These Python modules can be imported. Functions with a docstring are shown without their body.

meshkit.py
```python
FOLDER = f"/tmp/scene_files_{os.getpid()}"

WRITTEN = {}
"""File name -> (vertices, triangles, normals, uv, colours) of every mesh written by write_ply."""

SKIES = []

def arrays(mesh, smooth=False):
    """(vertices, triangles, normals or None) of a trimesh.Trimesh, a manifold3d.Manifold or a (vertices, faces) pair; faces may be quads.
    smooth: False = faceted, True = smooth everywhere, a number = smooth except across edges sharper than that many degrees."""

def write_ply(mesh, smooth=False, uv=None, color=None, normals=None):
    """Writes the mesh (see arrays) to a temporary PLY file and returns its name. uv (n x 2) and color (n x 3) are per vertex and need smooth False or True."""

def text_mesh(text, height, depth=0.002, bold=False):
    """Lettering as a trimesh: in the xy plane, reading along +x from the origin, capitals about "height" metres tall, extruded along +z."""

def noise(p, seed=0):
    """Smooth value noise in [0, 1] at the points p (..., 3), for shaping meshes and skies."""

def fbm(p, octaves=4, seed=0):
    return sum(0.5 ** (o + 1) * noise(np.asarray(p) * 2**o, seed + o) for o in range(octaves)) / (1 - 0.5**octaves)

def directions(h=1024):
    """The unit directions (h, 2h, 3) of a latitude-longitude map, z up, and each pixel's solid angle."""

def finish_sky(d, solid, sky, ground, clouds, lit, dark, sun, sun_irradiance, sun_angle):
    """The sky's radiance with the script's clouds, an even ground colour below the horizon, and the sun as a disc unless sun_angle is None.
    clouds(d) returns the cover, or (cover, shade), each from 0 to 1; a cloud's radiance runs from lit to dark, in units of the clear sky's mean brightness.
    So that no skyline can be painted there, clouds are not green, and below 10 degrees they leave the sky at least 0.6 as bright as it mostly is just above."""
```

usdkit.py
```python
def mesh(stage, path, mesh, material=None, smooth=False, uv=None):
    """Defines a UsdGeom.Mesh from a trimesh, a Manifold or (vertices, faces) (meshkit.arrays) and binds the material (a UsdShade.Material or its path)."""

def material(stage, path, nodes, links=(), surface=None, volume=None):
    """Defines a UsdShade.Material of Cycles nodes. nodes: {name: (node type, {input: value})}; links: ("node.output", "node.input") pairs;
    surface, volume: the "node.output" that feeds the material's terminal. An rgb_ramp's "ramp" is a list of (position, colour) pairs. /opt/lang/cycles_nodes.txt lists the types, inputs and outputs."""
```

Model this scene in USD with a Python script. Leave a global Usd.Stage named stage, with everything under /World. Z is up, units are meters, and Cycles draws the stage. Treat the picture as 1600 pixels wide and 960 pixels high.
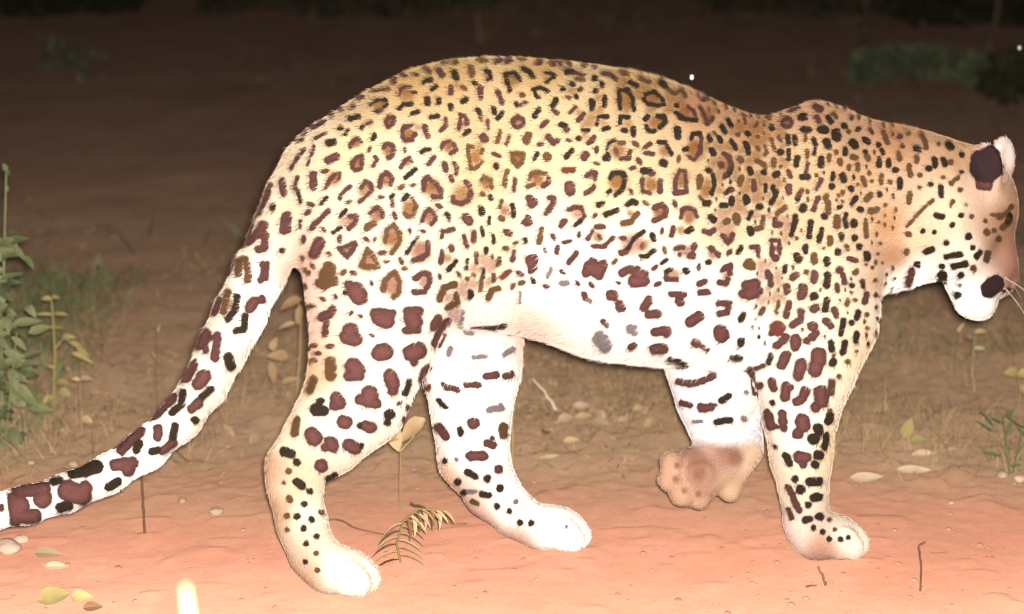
import math, random
import numpy as np, trimesh, usdkit, meshkit
from scipy.spatial import cKDTree
from scipy.ndimage import map_coordinates, gaussian_filter
from pxr import Usd, UsdGeom, UsdLux, UsdShade, Gf, Sdf, Vt

stage = Usd.Stage.CreateInMemory()
UsdGeom.SetStageUpAxis(stage, UsdGeom.Tokens.z)
UsdGeom.SetStageMetersPerUnit(stage, 1.0)
UsdGeom.Xform.Define(stage, '/World')
FLASH = 360.0
RNG = np.random.default_rng(7)
random.seed(7)

# ------------------------------------------------------------------ camera, sky, moon, flash
CAM = np.array([0.0, -3.05, 0.92])
PITCH = math.radians(9.22)
FPX = 3000.0
FWD = np.array([0, math.cos(PITCH), -math.sin(PITCH)])
UPV = np.array([0, math.sin(PITCH), math.cos(PITCH)])
RGT = np.array([1.0, 0, 0])

cam = UsdGeom.Camera.Define(stage, '/World/camera')
cam.CreateHorizontalApertureAttr(36.0)
cam.CreateFocalLengthAttr(36.0 * FPX / 1600)
cam.CreateFStopAttr(3.5)
cam.CreateFocusDistanceAttr(3.02)
cam.CreateExposureAttr(0.0)
cam.AddTranslateOp().Set(Gf.Vec3d(*CAM))
cam.AddRotateXOp().Set(90 - math.degrees(PITCH))

usdkit.material(stage, '/World/Looks/night_sky', {
    'sky': ('sky_texture', {'sky_type': 'single_scattering', 'sun_disc': False, 'sun_elevation': 0.6, 'sun_rotation': 2.4}),
    'bg': ('background_shader', {'strength': 0.0006})}, [('sky.color', 'bg.color')], surface='bg.background')
dome = UsdLux.DomeLight.Define(stage, '/World/sky')
UsdShade.MaterialBindingAPI.Apply(dome.GetPrim()).Bind(UsdShade.Material.Get(stage, '/World/Looks/night_sky'))
dome.GetPrim().SetCustomDataByKey('kind', 'structure')

moon = UsdLux.DistantLight.Define(stage, '/World/moonlight')
moon.CreateIntensityAttr(0.004)
moon.CreateAngleAttr(0.5)
moon.CreateNormalizeAttr(True)
moon.AddRotateXYZOp().Set(Gf.Vec3f(50, 0, 40))

# the camera's flash: a small lamp beside and a little above the lens
flash = UsdLux.SphereLight.Define(stage, '/World/camera_flash')
flash.CreateRadiusAttr(0.022)
flash.CreateNormalizeAttr(True)
flash.CreateIntensityAttr(FLASH)
flash.CreateColorAttr(Gf.Vec3f(1.0, 0.95, 0.9))
flash.AddTranslateOp().Set(Gf.Vec3d(0.014, -3.05, 0.940))

# ------------------------------------------------------------------ helpers
def unproject(px, py, y):
    """the point of the plane y = const seen at this place of the photograph"""
    r = FWD + (px - 800) / FPX * RGT + (480 - py) / FPX * UPV
    return CAM + r * ((y - CAM[1]) / r[1])

def project(p):
    q = np.asarray(p, float) - CAM
    z = q @ FWD
    return np.stack([800 + FPX * (q @ RGT) / z, 480 - FPX * (q @ UPV) / z, z], -1)

def terrain(x, y):
    x, y = np.asarray(x, float), np.asarray(y, float)
    t = np.clip(y - 1.2, 0, None)
    h = 0.052 * t ** 1.25 / (1 + 0.02 * t)
    far = np.clip(y - 7.0, 0, None)
    h = h + 0.009 * far ** 1.6
    p = np.stack([x, y, 0 * x], -1)
    verge = np.clip((y - 0.45) / 0.5, 0, 1)
    h = h + (meshkit.fbm(p * 1.1 + 40, 3, 5) - 0.5) * 0.05 * verge / (1 + 0.35 * t)
    h = h + (meshkit.fbm(p * 5 + 9, 3, 3) - 0.5) * (0.0065 + 0.032 * verge / (1 + 0.35 * t))
    return h + (0.012 * verge)

def ground_at(px, py):
    r = FWD + (px - 800) / FPX * RGT + (480 - py) / FPX * UPV
    t = np.linspace(1.5, 30, 6000)
    p = CAM + r * t[:, None]
    below = p[:, 2] < terrain(p[:, 0], p[:, 1])
    k = int(np.argmax(below)) if below.any() else len(t) - 1
    q = p[k].copy(); q[2] = float(terrain(q[0], q[1]))
    return q

USED = {}
def numbered(parent, name):
    key = parent + '/' + name
    n = USED.get(key, 0); USED[key] = n + 1
    return key if n == 0 else f'{key}_{n:03d}'

def tag(prim, label=None, cat=None, group=None, kind=None):
    for k, v in (('label', label), ('category', cat), ('group', group), ('kind', kind)):
        if v: prim.SetCustomDataByKey(k, v)
    return prim

def obj(name, mesh, mat, parent='/World', smooth=40, **tags):
    m = usdkit.mesh(stage, numbered(parent, name), mesh, '/World/Looks/' + mat, smooth=smooth)
    m.CreateDoubleSidedAttr(True)
    return tag(m.GetPrim(), **tags)

def thing(name, loc, label, cat, group=None):
    x = UsdGeom.Xform.Define(stage, numbered('/World', name))
    x.AddTranslateOp().Set(Gf.Vec3d(*map(float, loc)))
    return str(tag(x.GetPrim(), label, cat, group).GetPath())

def moved(mesh, loc):
    m = mesh.copy(); m.apply_translation(-np.asarray(loc)); return m

def cat_mesh(ms):
    return trimesh.util.concatenate(ms)

def unit(v):
    v = np.asarray(v, float); return v / max(np.linalg.norm(v), 1e-9)

def tube(points, radii, n=6):
    points = np.asarray(points, float); radii = np.broadcast_to(radii, len(points))
    V, F = [], []
    for i, p in enumerate(points):
        t = unit(points[min(i + 1, len(points) - 1)] - points[max(i - 1, 0)])
        a = unit(np.cross(t, [0.3, 0.9, 0.1] if abs(t[2]) > 0.9 else [0, 0, 1])); b = np.cross(t, a)
        for k in range(n):
            w = 2 * math.pi * k / n
            V.append(p + radii[i] * (math.cos(w) * a + math.sin(w) * b))
    for i in range(len(points) - 1):
        for k in range(n):
            a, b = i * n + k, i * n + (k + 1) % n
            F += [[a, b, b + n], [a, b + n, a + n]]
    c0, c1 = len(V), len(V) + 1
    V += [points[0], points[-1]]
    m = (len(points) - 1) * n
    for k in range(n):
        F += [[c0, (k + 1) % n, k], [c1, m + k, m + (k + 1) % n]]
    return trimesh.Trimesh(np.array(V), np.array(F), process=False)

def curve(p0, d, length, sag, n=6, side=(0, 0, 0)):
    """points of a stalk that starts along d and bends down by sag"""
    s = np.linspace(0, 1, n)[:, None]
    return np.asarray(p0) + unit(d) * length * s + np.array([0, 0, -1.0]) * sag * s ** 2 + np.asarray(side) * s ** 2

def leaf(p0, d, length, width, curl=0.2, fold=0.25, n=5, thick=0.0006, up=(0, 0, 1)):
    """a folded, curling leaf blade with a midrib crease and a little thickness"""
    d = unit(d); s = unit(np.cross(d, up)); u = np.cross(s, d)
    V, F = [], []
    for i in range(n + 1):
        t = i / n
        w = width * (math.sin(math.pi * min(1, t ** 0.75 * 0.97 + 0.03)) ** 0.8) * 0.5
        c = np.asarray(p0) + d * length * t * (1 - 0.15 * abs(curl) * t) - u * curl * length * t * t
        V += [c - s * w + u * w * fold, c, c + s * w + u * w * fold]
    m = len(V)
    V += [v - u * thick for v in V]
    for i in range(n):
        for k in (0, 1):
            a = 3 * i + k
            F += [[a, a + 1, a + 4], [a, a + 4, a + 3]]
            a += m
            F += [[a, a + 4, a + 1], [a, a + 3, a + 4]]
    return trimesh.Trimesh(np.array(V), np.array(F), process=False)

def blades(P, D, L, W, sag, n=4):
    """many grass blades in one mesh: arrays of roots, directions, lengths, widths"""
    N = len(P)
    S = np.cross(D, [0, 0, 1.0]) + 1e-6
    ang = RNG.uniform(0, math.pi, N)[:, None]
    flat = np.stack([np.cos(ang[:, 0]), np.sin(ang[:, 0]), 0 * ang[:, 0]], -1)
    S = flat
    V = np.zeros((N, n + 1, 2, 3))
    for i in range(n + 1):
        t = i / n
        c = P + D * (L * t)[:, None] - np.array([0, 0, 1.0]) * (sag * L * t * t)[:, None]
        w = (W * (1 - t) ** 0.6 * 0.5)[:, None]
        V[:, i, 0], V[:, i, 1] = c - S * w, c + S * w
    base = (np.arange(N) * (n + 1) * 2)[:, None]
    F = []
    for i in range(n):
        a = base + 2 * i
        F.append(np.hstack([a, a + 1, a + 3])); F.append(np.hstack([a, a + 3, a + 2]))
    return trimesh.Trimesh(V.reshape(-1, 3), np.vstack(F), process=False)

def plain(name, c1, c2, scale=30.0, rough=0.9, trans=0.0, bump=0.0):
    """a matt material whose colour wanders between two tones, per object and over its surface"""
    nodes = {'geo': ('texture_coordinate', {}), 'n': ('noise_texture', {'scale': scale, 'detail': 4.0}),
             'info': ('object_info', {}), 'add': ('math', {'math_type': 'add', 'value2': -0.5}),
             'sum': ('math', {'math_type': 'multiply_add', 'value2': 0.7}),
             'ramp': ('rgb_ramp', {'ramp': [(0.25, c1), (0.8, c2)]}),
             'p': ('principled_bsdf', {'roughness': rough, 'specular_ior_level': 0.2})}
    links = [('geo.object', 'n.vector'), ('info.random', 'add.value1'), ('add.value', 'sum.value1'), ('n.fac', 'sum.value3'),
             ('sum.value', 'ramp.fac'), ('ramp.color', 'p.base_color')]
    surface = 'p.BSDF'
    if bump:
        nodes['b'] = ('bump', {'strength': 0.6, 'distance': bump}); links += [('n.fac', 'b.height'), ('b.normal', 'p.normal')]
    if trans:
        nodes['t'] = ('translucent_bsdf', {}); nodes['mx'] = ('mix_closure', {'fac': trans})
        links += [('ramp.color', 't.color'), ('p.BSDF', 'mx.closure1'), ('t.BSDF', 'mx.closure2')]
        surface = 'mx.closure'
    return usdkit.material(stage, '/World/Looks/' + name, nodes, links, surface=surface)

plain('green_leaf', (0.035, 0.075, 0.015), (0.10, 0.15, 0.03), 20, 0.6, 0.2)
plain('dark_leaf', (0.05, 0.05, 0.025), (0.12, 0.10, 0.055), 14, 0.8, 0.15)
plain('yellow_leaf', (0.34, 0.27, 0.10), (0.50, 0.40, 0.16), 26, 0.7, 0.2)
plain('dry_leaf', (0.34, 0.21, 0.11), (0.54, 0.37, 0.20), 30, 0.85, 0.1)
plain('pale_leaf', (0.34, 0.23, 0.135), (0.54, 0.39, 0.25), 30, 0.85, 0.1)
plain('dry_stem', (0.27, 0.17, 0.08), (0.45, 0.31, 0.15), 40, 0.85)
plain('brown_twig', (0.12, 0.06, 0.03), (0.22, 0.12, 0.06), 60, 0.9)
plain('pale_wood', (0.52, 0.40, 0.25), (0.72, 0.60, 0.42), 50, 0.8)
plain('bark', (0.10, 0.065, 0.04), (0.2, 0.14, 0.09), 16, 0.95, bump=0.01)
plain('straw', (0.34, 0.22, 0.11), (0.55, 0.40, 0.22), 9, 0.85, 0.1)
plain('green_grass', (0.13, 0.15, 0.06), (0.28, 0.29, 0.13), 9, 0.8, 0.2)
plain('undergrowth', (0.09, 0.075, 0.045), (0.30, 0.24, 0.15), 6, 0.85, 0.15)
plain('bank_leaf', (0.15, 0.17, 0.09), (0.38, 0.40, 0.24), 8, 0.8, 0.2)
plain('shrub_leaf', (0.11, 0.13, 0.055), (0.25, 0.25, 0.12), 12, 0.7, 0.25)
plain('pebble', (0.28, 0.135, 0.085), (0.50, 0.29, 0.19), 25, 0.95, bump=0.003)
plain('pale_stone', (0.40, 0.26, 0.18), (0.54, 0.38, 0.28), 25, 0.95, bump=0.003)
plain('moth_wing', (0.75, 0.70, 0.66), (0.85, 0.82, 0.8), 60, 0.8, 0.3)
plain('pale_glint', (0.6, 0.6, 0.55), (0.75, 0.75, 0.7), 20, 0.5)

# ------------------------------------------------------------------ ground
def graded(lo, hi, fine_lo, fine_hi, fine, grow):
    a = list(np.arange(fine_lo, fine_hi, fine)); s = fine; v = a[-1]
    while v < hi: s = min(s * grow, 3.0); v += s; a.append(v)
    s = fine; v = a[0]; b = []
    while v > lo: s = min(s * grow, 3.0); v -= s; b.append(v)
    return np.array(b[::-1] + a)

gx = graded(-60, 60, -1.25, 1.25, 0.008, 1.05)
gy = graded(-8, 90, -0.75, 1.6, 0.008, 1.035)
GX, GY = np.meshgrid(gx, gy)
GZ = terrain(GX, GY)
near = np.exp(-np.clip(np.abs(GX) - 1.3, 0, None) * 2) * np.exp(-np.clip(np.abs(GY - 0.4) - 1.4, 0, None) * 2)
pp = np.stack([GX, GY, 0 * GX], -1)
n2 = meshkit.fbm(pp * 38, 3, 21)
verge = np.clip((GY - 0.35 + 0.25 * (meshkit.fbm(pp * 3, 2, 8) - 0.5)) / 0.4, 0, 1)
GZ = GZ + near * ((n2 - 0.5) * (0.0025 + 0.014 * verge) + np.clip(meshkit.fbm(pp * 16 + 3, 2, 4) - 0.62, 0, 1) * 0.05 * (0.4 + verge))
nx, ny = len(gx), len(gy)
ii = (np.arange(ny - 1)[:, None] * nx + np.arange(nx - 1)).ravel()
faces = np.vstack([np.stack([ii, ii + 1, ii + nx + 1], 1), np.stack([ii, ii + nx + 1, ii + nx], 1)])
usdkit.material(stage, '/World/Looks/red_earth', {
    'geo': ('geometry', {}),
    'sep': ('separate_xyz', {}),
    'n1': ('noise_texture', {'scale': 2.3, 'detail': 6.0, 'roughness': 0.6}),
    'n2': ('noise_texture', {'scale': 26.0, 'detail': 6.0, 'roughness': 0.7}),
    'n3': ('noise_texture', {'scale': 140.0, 'detail': 4.0, 'roughness': 0.7}),
    'mixn': ('mix', {'fac': 0.5}), 'mix3': ('mix', {'fac': 0.3}),
    'road': ('rgb_ramp', {'ramp': [(0.3, (0.30, 0.125, 0.078)), (0.5, (0.385, 0.168, 0.105)), (0.7, (0.46, 0.23, 0.148))]}),
    'litter': ('rgb_ramp', {'ramp': [(0.3, (0.15, 0.092, 0.050)), (0.5, (0.25, 0.155, 0.09)), (0.72, (0.37, 0.255, 0.16))]}),
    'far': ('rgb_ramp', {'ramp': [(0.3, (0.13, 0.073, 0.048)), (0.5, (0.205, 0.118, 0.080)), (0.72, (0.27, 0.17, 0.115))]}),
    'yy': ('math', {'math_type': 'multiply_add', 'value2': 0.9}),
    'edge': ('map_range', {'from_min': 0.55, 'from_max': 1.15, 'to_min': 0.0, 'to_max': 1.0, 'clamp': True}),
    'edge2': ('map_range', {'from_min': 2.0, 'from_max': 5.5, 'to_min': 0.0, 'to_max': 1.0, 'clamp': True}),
    'dust': ('rgb_ramp', {'ramp': [(0.3, (0.37, 0.20, 0.13)), (0.5, (0.46, 0.265, 0.175)), (0.7, (0.54, 0.35, 0.24))]}),
    'edge0': ('map_range', {'from_min': 0.55, 'from_max': -0.15, 'to_min': 0.0, 'to_max': 1.0, 'clamp': True}),
    'm0': ('mix', {}), 'm1': ('mix', {}), 'm2': ('mix', {}),
    'bm': ('bump', {'strength': 0.5, 'distance': 0.004}),
    'p': ('principled_bsdf', {'roughness': 0.95, 'specular_ior_level': 0.1, 'diffuse_roughness': 1.0})},
    [('geo.position', 'n1.vector'), ('geo.position', 'n2.vector'), ('geo.position', 'n3.vector'), ('geo.position', 'sep.vector'),
     ('n1.color', 'mixn.color1'), ('n2.color', 'mixn.color2'), ('mixn.color', 'mix3.color1'), ('n3.color', 'mix3.color2'), ('mix3.color', 'road.fac'), ('mix3.color', 'litter.fac'), ('mixn.color', 'far.fac'),
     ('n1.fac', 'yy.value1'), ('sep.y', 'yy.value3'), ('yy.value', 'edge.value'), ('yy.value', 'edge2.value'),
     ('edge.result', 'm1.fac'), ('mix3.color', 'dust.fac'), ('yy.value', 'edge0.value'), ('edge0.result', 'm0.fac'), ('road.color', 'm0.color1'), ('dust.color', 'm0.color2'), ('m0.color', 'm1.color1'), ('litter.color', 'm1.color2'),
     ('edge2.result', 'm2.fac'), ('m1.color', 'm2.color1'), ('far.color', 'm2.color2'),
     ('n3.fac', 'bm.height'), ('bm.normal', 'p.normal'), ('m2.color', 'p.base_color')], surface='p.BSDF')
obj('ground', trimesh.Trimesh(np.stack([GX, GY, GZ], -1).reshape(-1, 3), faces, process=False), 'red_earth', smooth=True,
    label='red earth track that runs into a rising brown bank', kind='structure')
# ------------------------------------------------------------------ leopard: the body as one smooth surface
AX = lambda X: -0.044 + 0.16 * X                        # the animal walks slightly away from the camera
H = 0.005
G0 = np.array([-1.02, -0.36, -0.03]); GN = np.array([382, 130, 190])
field = np.full(GN, 0.25, np.float32)

def block(lo, hi, m=0.07):
    a = np.maximum(np.floor((np.asarray(lo) - m - G0) / H).astype(int), 0)
    b = np.minimum(np.ceil((np.asarray(hi) + m - G0) / H).astype(int) + 1, GN)
    sl = tuple(slice(i, j) for i, j in zip(a, b))
    g = np.meshgrid(*[(G0[k] + H * np.arange(a[k], b[k])) for k in range(3)], indexing='ij')
    return sl, np.stack(g, -1)

def smin(a, b, k):
    h = np.clip(k - np.abs(a - b), 0, None) / k
    return np.minimum(a, b) - h * h * h * k / 6

def bone(F, p0, r0, p1, r1, s=1.0, k=0.02):
    """a tapered limb segment, flattened across the body by s"""
    p0, p1 = np.asarray(p0, float), np.asarray(p1, float); r = max(r0, r1)
    sl, P = block(np.minimum(p0, p1) - r, np.maximum(p0, p1) + r)
    S = np.array([1, 1 / s, 1])
    d = (p1 - p0) * S; q = (P - p0) * S
    L = d @ d
    t = np.clip((q @ d) / max(L, 1e-9), 0, 1)
    dist = (np.linalg.norm(q - t[..., None] * d, axis=-1) - (r0 + (r1 - r0) * t)) * min(1.0, 0.35 + 0.65 * s)
    F[sl] = smin(F[sl], dist.astype(np.float32), k)

def ball(F, c, r, k=0.02, rot=None):
    c = np.asarray(c, float); r = np.broadcast_to(np.asarray(r, float), 3)
    sl, P = block(c - r.max(), c + r.max())
    q = P - c
    if rot is not None: q = q @ rot
    n = np.linalg.norm(q / r, axis=-1); g = np.linalg.norm(q / r ** 2, axis=-1)
    dist = n * (n - 1) / np.maximum(g, 1e-6)
    F[sl] = smin(F[sl], dist.astype(np.float32), k)

def new():
    return np.full(GN, 0.25, np.float32)

def chain(pts, k=0.02):
    F = new()
    for a, b in zip(pts[:-1], pts[1:]):
        bone(F, a[0], a[1], b[0], b[1], 0.5 * (a[2] + b[2]), k)
    return F

def J(px, py, off, r, s=1.0):
    """a joint: where the photograph shows it, off metres beyond the body's midplane, radius in thousandths"""
    X = unproject(px, py, 0)[0]
    p = unproject(px, py, AX(X) + off)
    return (p, r * (CAM[1] * -1 + p[1]) / 3000.0, s)

# trunk: stations (px, top, bottom, half width)
ST = [(447, 300, 372, .028), (462, 248, 400, .055), (482, 208, 430, .075), (520, 179, 468, .10), (560, 153, 500, .113), (600, 131, 512, .12), (650, 109, 514, .123),
      (700, 96, 512, .123), (750, 91, 512, .125), (800, 91, 520, .13), (850, 95, 532, .14), (900, 99, 550, .148), (950, 106, 562, .150),
      (1000, 115, 567, .150), (1050, 130, 571, .147), (1100, 152, 574, .140), (1150, 173, 576, .13), (1190, 183, 576, .122), (1230, 172, 572, .115), (1270, 159, 565, .108),
      (1310, 170, 552, .098), (1345, 205, 505, .08), (1368, 250, 450, .05), (1385, 310, 390, .015)]
sx, sc, sa, sb = [], [], [], []
for px, t, b, w in ST:
    X = unproject(px, 0.5 * (t + b), AX(0))[0]
    pt, pb = unproject(px, t, AX(X)), unproject(px, b, AX(X))
    sx.append(0.5 * (pt[0] + pb[0])); sc.append(0.5 * (pt[2] + pb[2])); sa.append(0.5 * (pt[2] - pb[2])); sb.append(w)
sl, P = block([sx[0], -.3, 0.3], [sx[-1], .3, .85], 0.0)
xs = P[:, 0, 0, 0]
from scipy.interpolate import PchipInterpolator
ev = lambda v: PchipInterpolator(sx, v)(np.clip(xs, sx[0], sx[-1]))[:, None, None]
zz = (P[..., 2] - ev(sc)) / ev(sa); yy = (P[..., 1] - AX(P[..., 0])) / ev(sb)
# belly narrower than the ribs' widest line, spine a rounded ridge
yy = yy * (1 + 0.10 * zz ** 2)
rad = (np.abs(zz) ** 2.15 + np.abs(yy) ** 2.15) ** (1 / 2.15)
dist = (rad - 1) * np.minimum(ev(sb), ev(sa)) * 0.9
end = np.maximum(sx[0] - P[..., 0], P[..., 0] - sx[-1])
field[sl] = np.where(end > 0, np.maximum(dist, end), dist).astype(np.float32)

# neck
neck = chain([J(1290, 330, 0, 112, .8), J(1350, 326, 0, 130, .72), J(1405, 325, 0.004, 121, .72), J(1455, 322, .008, 106, .8), J(1500, 315, .012, 82, .9)], 0.03)
field = smin(field, neck, 0.05)

# head, lowered, its face turned away a little
HY = 0.028
head = new()
def hp(px, py, off=0.0):
    return J(px, py, HY + off, 1)[0]
ball(head, hp(1508, 308), (.070, .072, .072), .02)
ball(head, hp(1546, 325, .0), (.038, .056, .050), .03)                         # brow
bone(head, hp(1533, 350, .0), .052, hp(1551, 412, .004), .038, 1.0, .03)        # muzzle bridge
bone(head, hp(1556, 400, .006), .029, hp(1572, 435, .010), .0205, 1.0, .02)        # nose
ball(head, hp(1546, 440, -.014), (.032, .026, .030), .015)                        # near whisker pad
ball(head, hp(1552, 440, .030), (.030, .026, .030), .02)
bone(head, hp(1500, 415, -.004), .036, hp(1520, 468, -.002), .031, 1.05, .015)        # lower jaw
ball(head, hp(1532, 474, .0), (.027, .027, .027), .015)                          # chin
ball(head, hp(1490, 372, -.052), (.052, .036, .062), .03)                        # near cheek
ball(head, hp(1500, 372, .062), (.052, .036, .062), .03)
bone(head, hp(1492, 385, -.042), .042, hp(1536, 424, -.018), .034, 1.0, .03)
bone(head, hp(1500, 385, .055), .042, hp(1546, 424, .030), .034, 1.0, .03)
# ears: cupped discs
def ear(F, base, d, out, w, h):
    d, out = unit(d), unit(out); s = np.cross(d, out)
    R = np.stack([s, out, d], 1)
    E = new()
    c = np.asarray(base) + d * h * 0.42
    ball(E, c, (w, .0135, h * .62), .004, R)
    hollow = new(); ball(hollow, c + out * .019 + d * .004, (w * .8, .013, h * .52), .004, R)
    E = np.maximum(E, -hollow)
    return smin(F, E, 0.010)
head = ear(head, hp(1538, 284, -.066), (.02, -.30, .95), (.75, .55, .2), .031, .064)
head = ear(head, hp(1560, 278, .040), (.20, .05, .97), (.55, -.75, .1), .027, .067)
field = smin(field, head, 0.035)

# limbs
near_hind = chain([J(598, 330, -.050, 118, .5), J(596, 440, -.066, 116, .55), J(582, 535, -.072, 92, .62), J(556, 625, -.076, 78, .66), J(506, 685, -.078, 60, .75),
                   J(458, 730, -.078, 40, .85), J(461, 765, -.078, 38, .9), J(472, 820, -.078, 37, .95), J(490, 866, -.078, 35), J(510, 889, -.078, 32)], .03)
far_hind = chain([J(690, 400, .060, 105, .5), J(735, 500, .075, 82, .6), J(736, 580, .080, 74, .66), J(737, 655, .085, 58, .8), J(740, 715, .09, 53, .9),
                  J(768, 768, .10, 41, .95), J(808, 806, .105, 33), J(838, 826, .108, 30)], .03)
near_fore = chain([J(1262, 300, -.050, 100, .5), J(1272, 420, -.062, 102, .55), J(1272, 500, -.062, 96, .6), J(1257, 580, -.058, 75, .72), J(1250, 650, -.048, 56, .85),
                   J(1252, 715, -.036, 46, .95), J(1256, 770, -.026, 35), J(1260, 815, -.018, 33), J(1272, 842, -.014, 32)], .03)
far_fore = chain([J(1150, 480, .055, 100, .55), J(1128, 570, .075, 84, .62), J(1128, 625, .082, 66, .75), J(1136, 672, .09, 52, .9), J(1150, 694, .094, 38)], .03)
def paw(px, py, off, yaw, ln=1.0, wd=1.0):
    """carpal pad at the place given; four toes in front, each a rounded knuckle and a tip"""
    F = new(); c = J(px, py, off, 1)[0]
    f = np.array([math.cos(yaw), math.sin(yaw), 0]); s = np.array([-f[1], f[0], 0]); R = np.stack([f, s, [0, 0, 1]], 1)
    c[2] = 0.034
    ball(F, c + f * .024 * ln + [0, 0, .004], (.050 * ln, .040 * wd, .037), .02, R)
    for i, (sd, fw) in enumerate(((-.032, .038), (-.0112, .054), (.0112, .054), (.032, .038))):
        q = c + f * (fw * ln) + s * sd * wd
        ball(F, q + [0, 0, -.001], (.027 * ln, .0140, .029), .004, R)
        ball(F, q + f * .016 * ln + [0, 0, -.009], (.019, .0135, .0225), .003, R)
    return F
near_hind = smin(near_hind, paw(506, 897, -.078, .12), .03)
far_hind = smin(far_hind, paw(842, 832, .108, .14), .03)
near_fore = smin(near_fore, paw(1268, 846, -.014, .16, 1.12, 1.05), .03)
# the lifted forefoot: bent back at the wrist, its sole towards the camera
lift = new()
bone(lift, J(1156, 700, .094, 1)[0], .036, J(1120, 728, .085, 1)[0], .037, 1, .02)
bone(lift, J(1120, 728, .085, 1)[0], .038, J(1092, 740, .080, 1)[0], .046, 1, .02)
for px, py, o, r in ((1051, 724, .066, .021), (1048, 750, .060, .022), (1066, 772, .060, .022), (1092, 778, .066, .021)):
    ball(lift, J(px, py, o, 1)[0], r, .009)                                         # toes, curled
    ball(lift, J(px + (1082 - px) * .16, py + (742 - py) * .16, o - .019, 1)[0], (.010, .007, .009), .004)   # toe pads
ball(lift, J(1094, 740, .042, 1)[0], (.024, .013, .020), .007)                     # sole pad
ball(lift, J(1140, 768, .07, 1)[0], (.017, .016, .019), .02)                       # wrist pad
bone(lift, J(1168, 706, .085, 1)[0], .020, J(1142, 764, .074, 1)[0], .015, 1, .02)
far_fore = smin(far_fore, lift, .015)
for limb in (near_hind, far_hind, near_fore, far_fore):
    field = smin(field, limb, 0.03)

# tail, leaving the frame on the left
TP = [(486, 262, 50, .0), (462, 318, 50, .0), (436, 364, 42, -.004), (404, 428, 41, -.008), (374, 492, 41, -.012), (347, 546, 39, -.016), (320, 603, 35, -.02), (281, 656, 34, -.02),
      (229, 702, 33, -.02), (166, 743, 31, -.02), (104, 770, 31, -.015), (40, 790, 31, -.01), (-20, 802, 31, 0), (-80, 806, 30, .01), (-150, 795, 28, .02), (-210, 765, 22, .03)]
tail = chain([J(a, b, o, r - 3.5) for a, b, r, o in TP], .03)
field = smin(field, tail, 0.04)
field = gaussian_filter(field, 0.6)

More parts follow.
